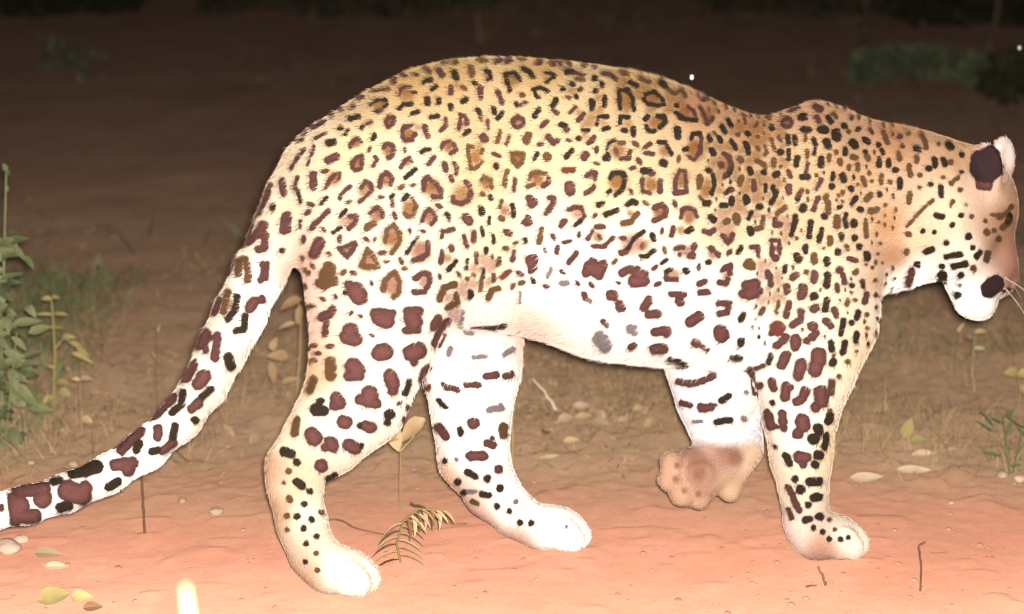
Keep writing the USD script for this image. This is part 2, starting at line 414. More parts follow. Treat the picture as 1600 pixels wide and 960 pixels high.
def surface_nets(F):
    s = F < 0
    corners = np.stack([s[i:s.shape[0] - 1 + i, j:s.shape[1] - 1 + j, k:s.shape[2] - 1 + k] for i in (0, 1) for j in (0, 1) for k in (0, 1)])
    n = corners.sum(0); cells = np.argwhere((n > 0) & (n < 8))
    idx = -np.ones(n.shape, np.int64); idx[tuple(cells.T)] = np.arange(len(cells))
    acc, cnt = np.zeros((len(cells), 3)), np.zeros(len(cells))
    offs = [(i, j, k) for i in (0, 1) for j in (0, 1) for k in (0, 1)]
    for a in offs:
        for ax in range(3):
            if a[ax]: continue
            b = list(a); b[ax] = 1
            fa = F[tuple((cells + a).T)]; fb = F[tuple((cells + b).T)]
            m = (fa < 0) != (fb < 0)
            t = np.where(m, fa / np.where(m, fa - fb, 1), 0)
            acc[m] += (np.array(a) + t[:, None] * (np.array(b) - np.array(a)))[m]; cnt[m] += 1
    V = cells + acc / cnt[:, None]
    faces = []
    for ax in range(3):
        u, v = (ax + 1) % 3, (ax + 2) % 3
        lo = [slice(1, -1)] * 3; lo[ax] = slice(0, -1); hi = list(lo); hi[ax] = slice(1, None)
        a, b = s[tuple(lo)], s[tuple(hi)]
        e = np.argwhere(a != b); flip = a[tuple(e.T)]
        off = np.ones(3, int); off[ax] = 0
        e = e + off
        du, dv = np.eye(3, dtype=int)[u], np.eye(3, dtype=int)[v]
        q = np.stack([idx[tuple((e - du - dv).T)], idx[tuple((e - dv).T)], idx[tuple(e.T)], idx[tuple((e - du).T)]], 1)
        q[~flip] = q[~flip][:, ::-1]
        faces.append(q)
    q = np.vstack(faces)
    return V, np.vstack([q[:, [0, 1, 2]], q[:, [0, 2, 3]]])
V, Fc = surface_nets(field)
body = trimesh.Trimesh(G0 + V * H, Fc, process=False)
pieces = body.split(only_watertight=False)
body = max(pieces, key=lambda m: len(m.vertices))
trimesh.smoothing.filter_taubin(body, lamb=0.5, nu=0.53, iterations=8)
body = body.subdivide()
trimesh.smoothing.filter_taubin(body, lamb=0.5, nu=0.53, iterations=4)
BV, BF = np.array(body.vertices), np.array(body.faces)
off_ = np.abs(map_coordinates(field, ((BV - G0) / H).T, order=1, mode='nearest')); bad = (off_ > .0035) & (BV[:, 0] > -.98)
from scipy.sparse import coo_matrix
ed = np.vstack([BF[:, [0, 1]], BF[:, [1, 2]], BF[:, [2, 0]]]); ed = np.vstack([ed, ed[:, ::-1]])
adj = coo_matrix((np.ones(len(ed)), (ed[:, 0], ed[:, 1])), shape=(len(BV),) * 2).tocsr(); deg = np.asarray(adj.sum(1)).ravel()
soft_ = adj @ bad.astype(float) > 0; soft_ = (adj @ soft_.astype(float) > 0) | soft_
for _ in range(12):
    BV[soft_] = (adj @ BV)[soft_] / np.maximum(deg, 1)[soft_, None]
body = trimesh.Trimesh(BV, BF, process=False)
_, _, BN = meshkit.arrays(body, True)
if np.mean(np.sum(BN * (BV - BV.mean(0)), 1)) < 0: BF = BF[:, ::-1]; BN = -BN
# ------------------------------------------------------------------ leopard: the coat
# every rosette and spot as a short stroke: colour letter, width, points (in the units of its patch: origin and scale)
SPOTS = """A1 440 180 4.8
m 22 235,95 280,70 325,50;m 18 255,175 330,135;m 22 75,395 115,325 175,260;m 16 195,375 225,300 245,235;k 45 355,208 390,205;k 22 430,100 455,92;k 28 480,140 500,120;k 35 515,25 545,15 580,10;k 22 605,95 607,90;m 26 645,62 670,50;m 22 785,45 800,15 835,15 835,55 805,85;k 20 800,90;k 28 685,180 700,150;m 24 515,240 535,200 575,170 600,205;p 50 555,215;m 50 350,340 410,310;m 24 535,400 530,360 560,320 600,300 605,350 600,400 555,415 535,400;p 50 570,365;m 24 700,315 715,335 705,350 685,385;m 50 240,450 240,530;m 22 100,550 105,510 120,465;k 22 125,570 135,620 145,660;m 20 335,545 355,490 400,440 440,435 430,485;m 22 435,630 465,580 515,530;m 24 595,545 635,490 660,510 680,565 640,605 585,650;m 26 770,240 790,210 830,230 840,270 825,315 800,320;m 32 740,540 745,460 790,430 825,470 820,520;f 40 780,500;k 22 300,660 340,615;m 35 225,850 280,790 350,720;k 22 440,760 485,710;k 26 385,880 440,845;m 28 510,760 565,755 550,810 500,850;m 26 660,740 720,690 750,720 760,760;b 45 640,850 690,820;f 70 710,770;k 24 820,620 840,600;m 22 830,640 835,680;m 30 20,880 40,830 40,740;k 16 135,840 145,790;m 20 8,600 10,480
A2 560 80 4.8
b 14 115,300 235,285;m 22 10,350 35,340;k 16 90,405 150,365 210,365 215,400 170,450 135,455;m 18 310,330 320,285 360,265 390,270;k 20 400,310 425,310;k 22 310,430 335,400 400,395;k 22 400,470 455,455;k 26 490,235 505,220 550,215;k 24 555,285 590,265;m 40 610,150 630,180;k 40 725,165 735,195;b 40 845,125 855,175;k 40 515,360 520,390;k 28 605,365 605,390;m 30 693,270 693,320;b 25 780,270 800,285;k 32 785,375 810,360;k 34 693,410 695,430;k 20 865,240 885,245;m 36 915,280 920,350;k 30 890,440 910,460;b 18 915,480 920,520;m 20 205,530 240,490 270,500 260,545 225,575 205,530;k 30 540,492 590,488;m 28 335,590 345,570 400,560;m 26 330,600 330,640 355,670 405,660 425,620;f 60 380,620;m 30 500,570 500,600 525,640;m 26 655,510 660,550 620,595;m 30 765,480 800,485 820,540;m 22 765,500 755,590;k 24 790,625 835,600;p 56 790,550;k 24 470,760 485,745 535,735;m 26 525,850 570,795;m 24 625,730 640,690 690,670 720,710;m 26 690,770 735,740;p 50 675,720;m 35 645,850 655,890;m 22 720,840 740,880 735,925;b 26 825,715 860,715;b 24 820,740 835,830 845,885;b 22 930,740 925,765;b 22 930,830 870,890;f 70 885,800;m 25 320,870 350,820 380,800 405,830;k 26 350,950 425,890
A3 740 80 4.8
b 25 60,70 100,75;m 22 170,85 200,70;k 22 90,145 120,160 130,210 110,215;k 26 275,295 250,220 240,170 310,165 350,220;k 28 375,135 410,150 450,195;k 20 540,165 600,175;k 24 610,190 550,230;k 34 700,158 745,158;m 20 770,165 830,180;b 24 775,210 825,215;k 34 905,200 915,200;m 34 180,310 200,350 215,385;b 30 360,330 370,335;k 30 320,395 325,405;m 24 350,400 395,385;k 24 445,285 500,275 555,300;k 24 450,290 470,345 490,350;k 30 665,290 675,285;b 22 700,340 720,350;k 24 735,245 750,255;m 26 800,290 810,285;k 30 770,340 775,345;k 34 620,365 600,410;m 30 605,440 625,460;k 36 895,380 890,430;k 34 915,300 920,298;k 28 150,430 155,460;k 28 180,510 215,470;k 32 490,440 460,490;m 24 300,560 295,520 330,490 370,510 375,550 330,575 300,560;m 30 510,565 550,530;m 26 725,460 765,420;m 30 785,520 825,470;k 32 655,550 690,555;m 28 690,590 705,590;m 50 70,645 85,660;b 26 200,600 180,680;b 24 270,640 245,695;m 20 105,520 110,580;b 50 395,675 410,635;m 40 560,640 595,690;m 36 630,670;k 26 815,595 860,590;k 34 785,650 795,655;m 28 860,690 905,650;m 26 145,765 195,790;k 30 168,850 172,870;b 28 285,770 300,830 330,865 365,830 375,770 285,770;f 56 325,800;k 24 455,815 480,765;b 50 550,790 555,800;k 30 690,800 740,745;m 50 830,800 840,780;r 30 680,890 745,888
A4 920 80 4.8
m 22 115,170 170,180 210,215;b 24 250,165 295,175;k 26 310,235 365,260;b 24 390,205 460,240;k 34 550,240 580,270;b 18 590,290 640,325 690,300;k 34 100,250 105,260;k 26 15,370 25,430;k 30 120,345 120,410;k 26 235,430 230,360 225,300 290,290 330,350 340,440;k 24 415,370 430,320 490,305 550,350 565,405 500,405 440,395 415,360;f 80 490,355;k 28 655,405 665,410;k 26 650,460 700,500;k 26 690,505 810,515;m 18 740,415 790,450 805,500;f 90 720,465;b 24 730,340 700,300;m 24 840,430 880,510 900,540 930,500;m 18 860,370 900,360;k 24 60,545 75,495 140,490;k 30 110,590 150,575;k 26 235,540 240,495 300,495;k 28 260,590 275,598;k 32 335,575 335,625;k 34 425,510 440,490;k 30 520,490 570,495 575,530 535,575;k 26 435,560 445,600 495,600;f 80 500,540;k 44 665,590 665,640;k 26 770,660 780,620 830,620;m 24 845,650 835,760 790,815 745,790;k 26 715,740 740,735;f 90 795,720;b 28 905,630 905,660;k 40 920,745 935,765;m 30 10,680 40,645;k 26 120,810 140,770;k 22 135,740 155,690 200,665;b 28 235,690 265,690;m 26 310,750 300,800 240,810;f 110 220,750;k 45 130,800 140,800;m 28 420,720 440,710 460,700;m 26 430,765 480,770;k 28 525,685 575,685;k 28 595,720 620,770;k 44 555,835 570,845;f 80 570,750;k 34 415,890 460,895;m 24 455,910 490,925;k 26 890,890 900,900
A5 600 260 4.8
m 28 500,80 515,110;m 30 300,180 300,110 330,80 380,120 430,190 430,230 370,225;f 70 345,150;m 30 610,115 640,140 655,200 630,260 570,280 520,270 520,230;b 24 730,100 750,80 800,100 810,160;b 22 740,200 740,215;k 28 800,225 805,240;f 70 770,140;b 24 920,50 905,140;k 30 150,250 175,220;b 26 210,240 240,290 220,360 180,380 155,355;f 75 180,300;m 24 285,410 310,350 340,320 370,350 390,390 355,440;f 50 340,380;k 36 470,355 490,380;m 20 490,405;m 26 435,530 440,490;m 28 470,490 520,470;m 56 615,385 640,410;k 44 730,320 735,350;k 22 790,385 788,425;b 26 870,310 885,260;b 30 875,390 890,395;f 50 900,340;m 32 910,490 940,510;m 24 600,520 625,600;m 34 675,500 670,560;k 22 735,460 742,520;k 24 820,515 825,565;m 26 920,620 925,615;k 26 765,620 765,655;b 20 815,665 815,690;b 24 865,690 850,740;k 22 170,650 230,560 255,535;m 34 330,570 325,650 280,690 215,710;f 60 265,610;m 30 440,640 425,720;m 34 505,605 510,625;k 28 480,780 540,710;f 60 480,690;m 24 695,650 693,730;k 22 628,700 622,770;b 28 625,845;b 28 675,815 680,820;k 24 750,770 742,830;b 16 735,870 735,930;m 24 822,810 822,860;r 28 885,830 940,790;b 28 10,570 20,480 70,440 120,500 115,580 60,650;f 80 65,540;m 36 235,840 290,800 340,810 345,860;m 36 330,900 300,940 230,945;p 50 290,880
A6 780 260 4.8
b 22 45,150 40,90 65,30;m 30 120,100 110,180;b 26 215,150 260,140;b 28 225,100 240,60 290,45 350,55;m 30 375,90 370,125 330,150;f 70 290,110;r 40 490,28 555,25;m 70 530,150 535,180;m 30 660,70 690,45 725,50 720,95;m 34 650,205 700,170 710,155;k 28 830,90 850,50 930,45 945,100 920,180 870,215;k 34 820,195 825,190;f 90 885,120;k 30 100,290 108,370;m 44 225,240 240,290 265,270;m 40 375,240 405,240 405,280;m 36 400,290 355,350;m 24 520,325 560,305 620,310 640,370 620,400;k 28 575,440 610,410;m 40 465,450 490,410;k 36 745,290 770,280;k 34 800,365 850,345 885,330;m 44 195,425 215,395 225,420;m 44 60,500 80,505;b 36 320,475 300,570;k 26 200,550 200,570;m 34 730,455 780,455;m 26 665,545 700,490;m 28 705,600 790,600 850,540;f 80 740,530;m 26 430,650 440,600;m 24 480,570 540,560;m 36 525,720 580,650;m 24 35,615 60,615;m 28 115,640 100,710;m 60 230,700 250,750;m 50 265,690 240,780;k 26 250,840 260,870;g 24 360,830 395,765;g 40 470,880 505,875;m 100 690,760 740,780;m 60 650,800 700,720;m 60 780,740 750,820;m 34 910,650 950,640;k 18 5,690 10,730
A7 960 260 4.8
k 40 215,35 250,40;m 28 270,55 295,55;m 30 210,100 210,180;m 28 220,190 270,200;m 36 345,110 340,185;f 80 275,140;m 24 455,110 490,30 530,40 540,160;m 34 455,200 540,190;m 24 455,110 455,180;p 60 495,120;b 40 640,80 635,150;k 34 705,28 710,30;k 28 740,70 750,140 730,205;b 28 645,230 660,250;k 40 680,275 705,275;f 80 690,180;k 34 840,75 870,40 875,0;b 38 940,120 950,90;k 34 840,200 870,175;k 36 880,240 875,285;k 36 810,295 840,295;k 30 100,290 140,260 165,280;b 44 65,430 110,420;b 36 130,410 175,355;f 50 120,350;m 34 300,310 360,290 390,320 380,370 300,405;p 60 330,350;m 28 500,380 510,325 550,310 600,330 620,380;m 34 440,460 430,520;k 40 550,490 575,470;f 70 560,400;f 60 500,480;k 44 725,385 745,400;m 34 680,490 720,500 745,480;b 44 830,420 845,410;b 50 915,380 918,415;m 30 810,520 850,575 885,540 890,510;k 34 15,335;k 26 50,655 90,640 150,540 220,490;k 36 285,520 295,545;k 30 205,675 250,670 300,630;f 90 220,590;m 34 460,620 510,610;m 40 600,600 595,610;m 34 490,660;m 44 575,670 590,670;p 80 540,640;m 44 730,620;m 40 775,655 780,665;k 40 705,720;p 70 740,660;k 30 935,640 950,610;k 22 355,730 395,700;m 80 170,800 210,820;m 80 150,860 220,860;m 50 60,800 120,770;k 26 385,785 420,775;m 28 390,810 385,850 470,850;k 36 530,780 550,790;f 90 450,810;m 36 630,885 680,865;m 40 640,945 700,945;m 36 810,780 870,740 870,800;m 36 850,850 840,880 790,870;p 60 840,820
A8 460 360 4.8
m 70 190,90 150,170;m 30 335,140 455,100;m 36 455,110 400,200 345,150;p 50 395,150;b 30 500,270 550,140 610,230 630,270 510,275;f 70 560,220;b 100 250,320 230,390;b 60 190,400 300,380;b 90 260,290;m 110 460,450 490,500;m 60 410,410;k 30 380,470;b 34 665,450 680,380 750,310 790,390 780,470 740,500;f 100 720,410;m 50 290,590 270,630;m 60 210,650 240,640;m 40 240,700 230,780;m 110 420,760;m 90 390,800 460,820;m 110 640,660 690,680;m 60 600,620 730,630;m 110 880,650 900,690;m 60 850,610 930,610;m 40 830,755 930,750;m 110 640,920 680,910;m 110 880,920 930,900;b 20 80,575 150,572
B1 600 420 4.364
b 40 380,210 410,130 480,110;b 36 490,180 500,230 440,265;k 34 595,160 590,190;b 18 655,150 670,40;b 34 715,200 735,150 780,130;m 46 340,400 370,335;m 40 390,390 440,360;m 60 390,440 360,510;m 40 205,640;g 14 545,290 525,370;g 20 530,380 560,440 600,440;k 20 620,410 740,405 830,390;g 30 440,590 455,540;g 26 610,605 690,600;g 26 820,590 880,550;m 44 700,735 765,725;m 40 830,735 870,720;m 30 405,790;m 36 430,810 500,825;m 36 560,790 650,795;m 40 260,760 275,700 305,670;r 40 300,810;m 80 45,730 60,790;m 60 60,830;k 34 145,850 175,770;k 30 245,890;k 24 370,895 420,950
B2 800 400 4.8
m 40 540,290 550,320;g 28 560,325 590,340;m 70 745,300 760,300;m 60 805,370 815,390;m 34 680,490 715,520;g 90 660,620 700,670;g 60 895,550 910,560;m 40 890,690 920,670;g 14 60,350 62,270
B3 980 400 4.364
m 40 300,262 390,265;m 60 360,310;m 56 810,200 880,190;m 90 840,250 870,240;m 50 790,260;m 50 150,300 115,350;m 50 150,400 210,395;m 36 620,325 700,320;m 40 690,350;m 40 630,395 680,385;m 60 490,410 430,450;m 50 190,520 270,505;m 60 270,520;m 60 190,635 250,635;m 90 640,520 645,540;m 56 470,595;m 30 510,615 550,640;k 34 775,440 795,400;b 24 915,390 930,360;g 22 855,490;k 44 775,600 780,580;k 34 720,695 770,695;k 28 295,705 400,740;m 40 350,860 420,870;m 40 420,870 500,860 590,815;m 34 840,770 840,800;m 28 850,800 870,940;m 24 870,770 930,750;m 38 880,890 910,885
B4 1100 150 6
m 30 30,260 70,230;k 40 170,285 200,340;k 36 225,230 255,285;k 44 45,380 55,410;b 30 95,350;k 36 140,390 155,430;b 36 320,360;k 34 255,420 295,490;k 36 405,350 415,370;b 30 505,380;b 36 500,490 515,505;k 40 385,440 410,490 420,540;b 26 565,350;b 28 575,470 590,530 570,550;k 44 75,520 85,545;m 40 190,545 230,570 255,640 240,720 195,760;m 44 150,640 165,655;b 54 335,590 345,600;k 46 35,690 50,700;k 28 90,750 100,840 75,910;k 50 425,690 435,720;b 40 500,610 540,640 565,650;k 50 560,720;b 26 575,680;b 40 340,830 355,760;m 40 465,800 470,880;k 34 575,890 580,830;b 30 635,410 660,490;k 50 710,530 720,530;b 30 700,390 720,420;b 44 615,200;k 50 640,300;m 30 740,270 740,230 790,210 825,240 815,280 760,290 740,270;k 44 785,380 790,440;k 46 850,390 860,440;k 50 920,200 950,200;m 24 820,150 890,110;b 36 655,600 655,650;b 26 720,660;k 54 670,740 690,735;k 30 795,510 795,590;k 40 880,580 865,650;m 30 790,700 815,760;m 50 795,850 795,900;b 34 900,910 920,890;k 40 650,850 670,930;m 40 205,910 260,880;b 20 330,240;b 24 380,190 390,260;b 24 480,290 500,260
B5 1240 150 6
m 50 210,100 255,130;k 56 80,200 110,200;m 40 215,200 240,240;k 60 255,310 295,320;k 40 325,210 350,245;b 30 370,170 400,200;k 46 475,280 485,285;b 34 515,340;m 34 545,210;k 46 610,315;k 70 395,350 410,390;k 50 90,315 145,318;b 24 115,350 110,420;k 40 15,410 20,450;k 30 185,410 210,470 190,545;k 56 310,430 325,470;k 64 555,440 575,465;k 44 670,410 700,430;m 28 715,310 740,350;b 34 840,340 880,430;k 44 800,460;k 34 825,500 840,540;b 40 400,530;k 44 480,500 488,540;k 40 35,580 20,650;b 30 130,520 130,570;m 30 135,630 120,700 110,720;k 50 80,760 135,760;k 50 260,590 260,650;b 30 340,560 330,610;b 46 435,610 440,635;b 40 545,575 590,580;b 28 520,660 520,690;b 34 605,640 600,690;k 44 675,525;b 44 690,570 700,590;k 40 805,590 800,660;k 40 890,600 890,660;k 36 945,700;b 28 215,740;m 36 260,790 215,870;k 34 370,720 365,790;k 50 355,850 360,845;k 54 465,750 470,785;b 34 710,725;b 24 735,800;b 34 650,770 670,840;b 30 605,830;b 36 825,750 825,830;b 36 900,800;k 44 540,870 545,885;k 36 805,910 810,930;b 36 70,890 40,950;b 28 130,900;b 30 420,930;b 30 460,900;b 44 310,940
B6 1100 290 6
k 56 395,120 400,150;k 50 510,200 530,200;k 40 685,60 660,120 630,160;b 40 900,70 880,120;k 36 445,250 420,310;k 60 435,415 440,440;b 40 490,410 540,390;b 36 550,350 560,290;b 40 690,260 765,200;m 44 665,320 665,370 720,370;k 36 935,215;k 40 860,290 845,370 820,470;b 26 870,500;k 34 355,570 320,630;m 34 440,580 510,570 510,660;b 90 425,740 435,745;m 40 630,520 700,520;m 34 635,540 640,650;m 60 670,680;m 34 705,540 710,640;p 60 670,590;k 40 945,590 950,620;k 60 870,660 890,690;b 30 920,680;k 36 765,750 755,800;m 60 595,820 610,850;m 50 625,880 630,930;m 50 830,870 870,840;m 40 780,940
B7 1240 290 6
k 36 65,60 40,130;b 30 130,50;k 50 85,225 100,200;m 40 230,120 210,170 185,230;b 44 300,110 320,160 325,250;k 54 290,290;b 22 415,90;b 22 460,80;k 34 425,205 440,200;b 20 405,140;b 20 460,150;k 40 545,170 585,120;k 50 625,225 635,225;b 50 685,130 720,90;b 50 725,245 780,230;b 30 862,185;k 44 20,290 15,350;k 44 155,360 145,480;k 40 170,340;k 44 265,420 240,520;b 54 410,300 405,380;k 36 487,270 485,380;k 54 565,340 570,370;b 34 675,320 685,480;b 24 800,350;k 40 450,460 452,510;b 50 340,500 340,540;b 20 285,590;b 30 495,560 510,600;k 54 575,490;k 54 620,570;k 34 115,570 115,620;b 54 195,650 195,710;k 60 415,625;k 54 310,700 315,730;m 40 520,690 590,705;k 60 685,650 690,680;b 20 680,740;b 44 120,810;m 60 200,830 190,890;k 54 320,840 310,940;m 60 430,790;m 44 465,840 475,910;b 50 580,820 590,810;k 34 650,900 655,950;b 34 770,890;b 24 865,920;b 24 740,770;b 20 835,730;b 18 790,640;b 18 815,540;m 50 90,950
B8 1160 430 4.364
m 44 305,80 305,110;m 56 415,90 405,140;k 50 490,145;m 44 485,230 500,220;m 26 645,70 650,110;b 20 690,30;k 30 750,75;b 26 720,170 715,200;b 22 745,120;b 24 770,170;m 34 820,50;m 34 845,130 835,180;m 24 910,140;m 34 320,190 300,280;b 20 250,180 235,260;k 34 580,170 565,240;m 40 400,250 400,290;m 44 390,310 345,340;m 36 625,230 640,280;m 44 570,310 600,345;m 60 480,350;m 50 500,400 480,420;m 40 440,450;k 34 690,310 670,400;k 34 790,250 780,290;k 30 745,325;b 26 850,270;b 22 850,360;r 90 240,365;m 40 200,395;m 40 295,420;m 46 290,440 235,480;m 60 365,440 360,480;k 34 780,400 775,450;k 34 605,460 610,510;k 44 615,600 620,590;b 22 620,550;k 36 700,460 685,530;k 34 195,550 180,600;m 56 300,550 270,610;m 70 400,610 390,650;m 60 380,690;m 90 520,540 520,580;m 80 500,620 495,650;b 34 720,590;m 44 200,720 215,770;m 56 300,760 290,830;m 36 330,765;m 56 430,790;m 50 430,790 410,840 370,865;m 80 535,800 540,860;m 60 500,900;m 40 610,730 605,800;b 26 660,690;k 30 205,870;m 40 170,940;b 30 600,930;k 20 780,520;b 20 130,250;m 28 125,260 145,230;g 18 70,350
C1 400 540 3.4286
b 50 400,90 400,160;b 34 310,180 290,240;m 80 520,110 540,130;m 50 500,160 550,160;m 56 430,280 450,310;m 50 420,320;m 80 610,260 600,290;m 50 560,290 640,310;k 36 345,300;k 50 320,345 360,350;m 60 470,410 480,412;m 50 590,430 620,440;k 30 560,430;k 50 715,370;k 34 705,410;b 34 220,400 205,470;m 70 300,480 315,500;m 56 400,520 410,540;m 40 370,545;m 60 500,535 530,550;k 30 560,540;k 40 150,570 190,580;k 34 220,628;m 60 350,645;k 36 395,715 420,700
C2 400 680 3.692
k 40 235,270 265,290;k 30 312,325;b 30 190,365 195,372;k 30 278,400;b 28 180,465;k 34 238,468;k 30 322,487;b 26 378,445;b 24 180,545;k 32 275,540;k 28 348,585;k 28 288,628;b 28 348,680;k 26 285,730;b 24 355,780;b 30 188,210;b 22 163,275
C3 640 600 3.556
g 30 445,145 510,135;g 24 505,120;m 56 355,220;k 30 280,250 283,275;m 40 160,240 200,290;m 36 430,330 465,340;m 26 460,305;b 40 520,240 520,280;m 44 340,400 410,400;k 24 195,430;g 18 260,420;m 40 495,475;k 30 320,490 365,515;k 34 432,528;k 34 268,545;k 36 500,580;k 28 300,605;g 18 320,600 365,600;k 30 400,612 440,618;b 24 350,655 375,665;k 30 485,680;k 28 555,705;g 22 590,655;k 28 612,770;k 30 675,775;g 18 870,795
C4 1160 620 3.692
m 44 150,110 165,170;m 40 230,100 235,150;m 34 240,190;m 24 180,170 250,180;m 70 345,140 350,170;m 56 320,210;k 46 435,180 440,200;k 56 410,245;k 40 505,110 495,140;k 30 485,220 475,300;k 24 190,290;k 34 250,340 270,385;m 56 330,350 365,350;m 40 350,390;k 50 440,340;k 40 420,390;k 34 305,475;k 44 390,490 440,490;k 44 335,535;k 40 410,585 440,580;k 34 380,625;m 30 265,520 290,580 330,660;k 34 365,710 385,705;k 40 445,692;k 26 410,755;k 28 460,780;k 28 500,822;k 26 568,822;k 26 610,815;b 20 500,710;b 20 535,765;m 24 265,650 285,700
C5 1000 540 3.5545
m 28 230,320 280,335;m 40 340,345 390,345;k 28 450,310 495,280;m 24 390,330 420,330;k 30 425,425 500,415;g 26 575,410;g 14 300,425 340,420;g 20 590,260
C6 1380 200 5.645
b 40 20,90 40,130;m 40 150,80;m 34 175,160;b 30 225,60;k 44 285,180 315,195;b 34 340,70 370,120 380,180;k 50 580,150 600,170;b 24 490,140;k 44 695,240;b 30 135,220 145,280;b 34 295,260 300,300;k 40 45,300;k 40 110,370;k 44 455,280 460,330;k 50 400,360;k 44 530,280 545,320;b 44 600,300;k 34 695,390;b 30 600,490 660,440;b 44 600,490;b 40 230,340 240,420;b 36 325,420;b 34 530,435;k 40 150,460 150,530;b 30 65,480;k 44 415,500;k 44 510,530 510,600;b 34 240,570 225,660;b 26 320,530;b 34 680,550;b 26 615,650 595,690;b 24 210,870 300,770 350,720 440,640;k 40 465,770 520,785;k 36 690,770;b 36 780,785;k 44 610,860;k 38 350,910;k 32 455,920;k 38 755,950;b 30 20,680;g 20 735,680;b 30 905,825;b 22 960,770 1020,765
D1 1380 200 3
k 22 295,540;k 28 400,510;k 22 200,582 230,568;k 24 295,605 360,595;k 26 330,650 385,640;b 24 425,660;k 22 420,560;k 22 455,580 440,605;b 26 490,590 485,620;b 26 485,490;b 22 540,520;k 22 275,650;k 36 278,690 278,720;m 26 135,670 120,730;k 26 160,640;k 26 365,690;g 14 360,740;k 28 348,785;b 26 110,580;b 24 120,500;b 20 545,420 580,400 600,370;b 22 560,470 590,440;b 18 520,480
C7 280 240 2.668
m 26 430,120 435,160;k 26 390,225;m 26 295,280 325,230;m 22 430,320 440,260 455,255 455,320 430,325;m 26 290,370 340,320 360,340 355,390 330,400;k 24 430,405;b 24 245,500 250,450 275,440 290,500 285,530;m 22 340,530 350,510 350,460 365,460 360,520;b 22 185,660 195,600 205,575;k 24 240,600 235,650 205,690;f 40 205,630;m 30 345,610;k 24 235,740 270,735 275,680;m 24 110,820 105,780 130,770;m 30 160,760 150,850;k 34 205,850 215,885;m 34 90,930;b 24 375,130
C8 0 560 3
m 50 960,80 930,120;k 28 945,185 990,145;k 28 860,160 850,220 805,255;k 34 915,290;m 36 740,330 740,370;k 30 820,320 810,380;k 30 710,440 750,430;m 40 660,340 600,400 570,430;k 34 650,400 640,430;m 46 540,500 620,490;m 56 600,520;k 34 510,605 550,580;k 60 350,530 450,510;k 30 250,578 280,575;m 90 320,620 380,640;m 60 400,610;k 40 285,700 320,690;m 60 90,620 200,610;m 80 200,660;m 90 90,690;m 60 80,740 160,740;m 30 5,700"""
MARK = {'k': (.020, .0125, .007), 'm': (.060, .024, .020), 'b': (.080, .040, .016), 'r': (.095, .026, .018), 'g': (.13, .105, .105)}
FILL = {'f': (.165, .07, .020), 'p': (.22, .10, .07), 'd': (.17, .075, .05)}
MARK['e'] = (.022, .010, .011)
strokes, lines = [], SPOTS.strip().split('\n')
for head_line, data in zip(lines[::2], lines[1::2]):
    _, ox, oy, sc_ = head_line.split(); ox, oy, sc_ = float(ox), float(oy), float(sc_)
    for item in data.split(';'):
        c, w, *pts = item.split()
        strokes.append((c, float(w) / sc_, np.array([[float(a) for a in q.split(',')] for q in pts]) / sc_ + (ox, oy)))
for w, pts in ((30, ((1533, 252), (1552, 243))), (38, ((1535, 261), (1547, 262))), (22, ((1536, 277), (1541, 280)))):
    strokes.append(('e', w, np.array(pts, float)))
strokes.append(('e', 24, np.array([(1546, 452), (1555, 444)], float)))
strokes.append(('m', 14, np.array([(1533, 288), (1543, 290)], float)))
strokes.append(('m', 4, np.array([(1556, 449), (1568, 455), (1577, 452)], float)))
for w, x, y in ((20, 1092, 740), (9, 1058, 727), (9, 1055, 749), (9, 1069, 767), (9, 1091, 772), (22, 1150, 716)):
    strokes.append(('d', w, np.array([(x, y)], float)))
# dark saddles along the upper edge of the tail
for w, pts in ((13, ((402, 330), (416, 302))), (13, ((376, 380), (388, 352))), (12, ((350, 428), (358, 412))), (12, ((334, 486), (340, 470))), (13, ((312, 540), (322, 520))), (14, ((290, 590), (302, 570))),
               (15, ((240, 648), (268, 622))), (12, ((405, 365), (412, 352))), (14, ((20, 778), (24, 815))), (13, ((398, 470), (390, 482))), (12, ((300, 640), (312, 628))), (12, ((255, 705), (270, 692)))):
    strokes.append(('m', w, np.array(pts, float)))
# tawny middles inside the rosettes of the trunk
for c, w, pts in list(strokes):
    if c in 'kmb' and len(pts) >= 4:
        m = pts.mean(0); r = np.linalg.norm(pts - m, axis=1).mean()
        if 480 < m[0] < 1240 and 100 < m[1] < 480 and r > 6: strokes.append(('f' if (m[0] * 7 + m[1]) % 3 > 1 or m[1] < 300 else 'p', 1.8 * r, m[None]))

UVZ = project(BV)
view = CAM - BV; view /= np.linalg.norm(view, axis=1, keepdims=True)
facing = (view * BN).sum(1)
cell = np.floor(UVZ[:, :2] / 4).astype(int)
key = (cell[:, 0] + 200) * 1000 + cell[:, 1] + 200
zmin = np.full(key.max() + 1, 1e9); fr = facing > 0
np.minimum.at(zmin, key[fr], UVZ[fr, 2])
seen = (facing > 0.0) & (UVZ[:, 2] < zmin[key] + 0.03) & (UVZ[:, 0] > -30)

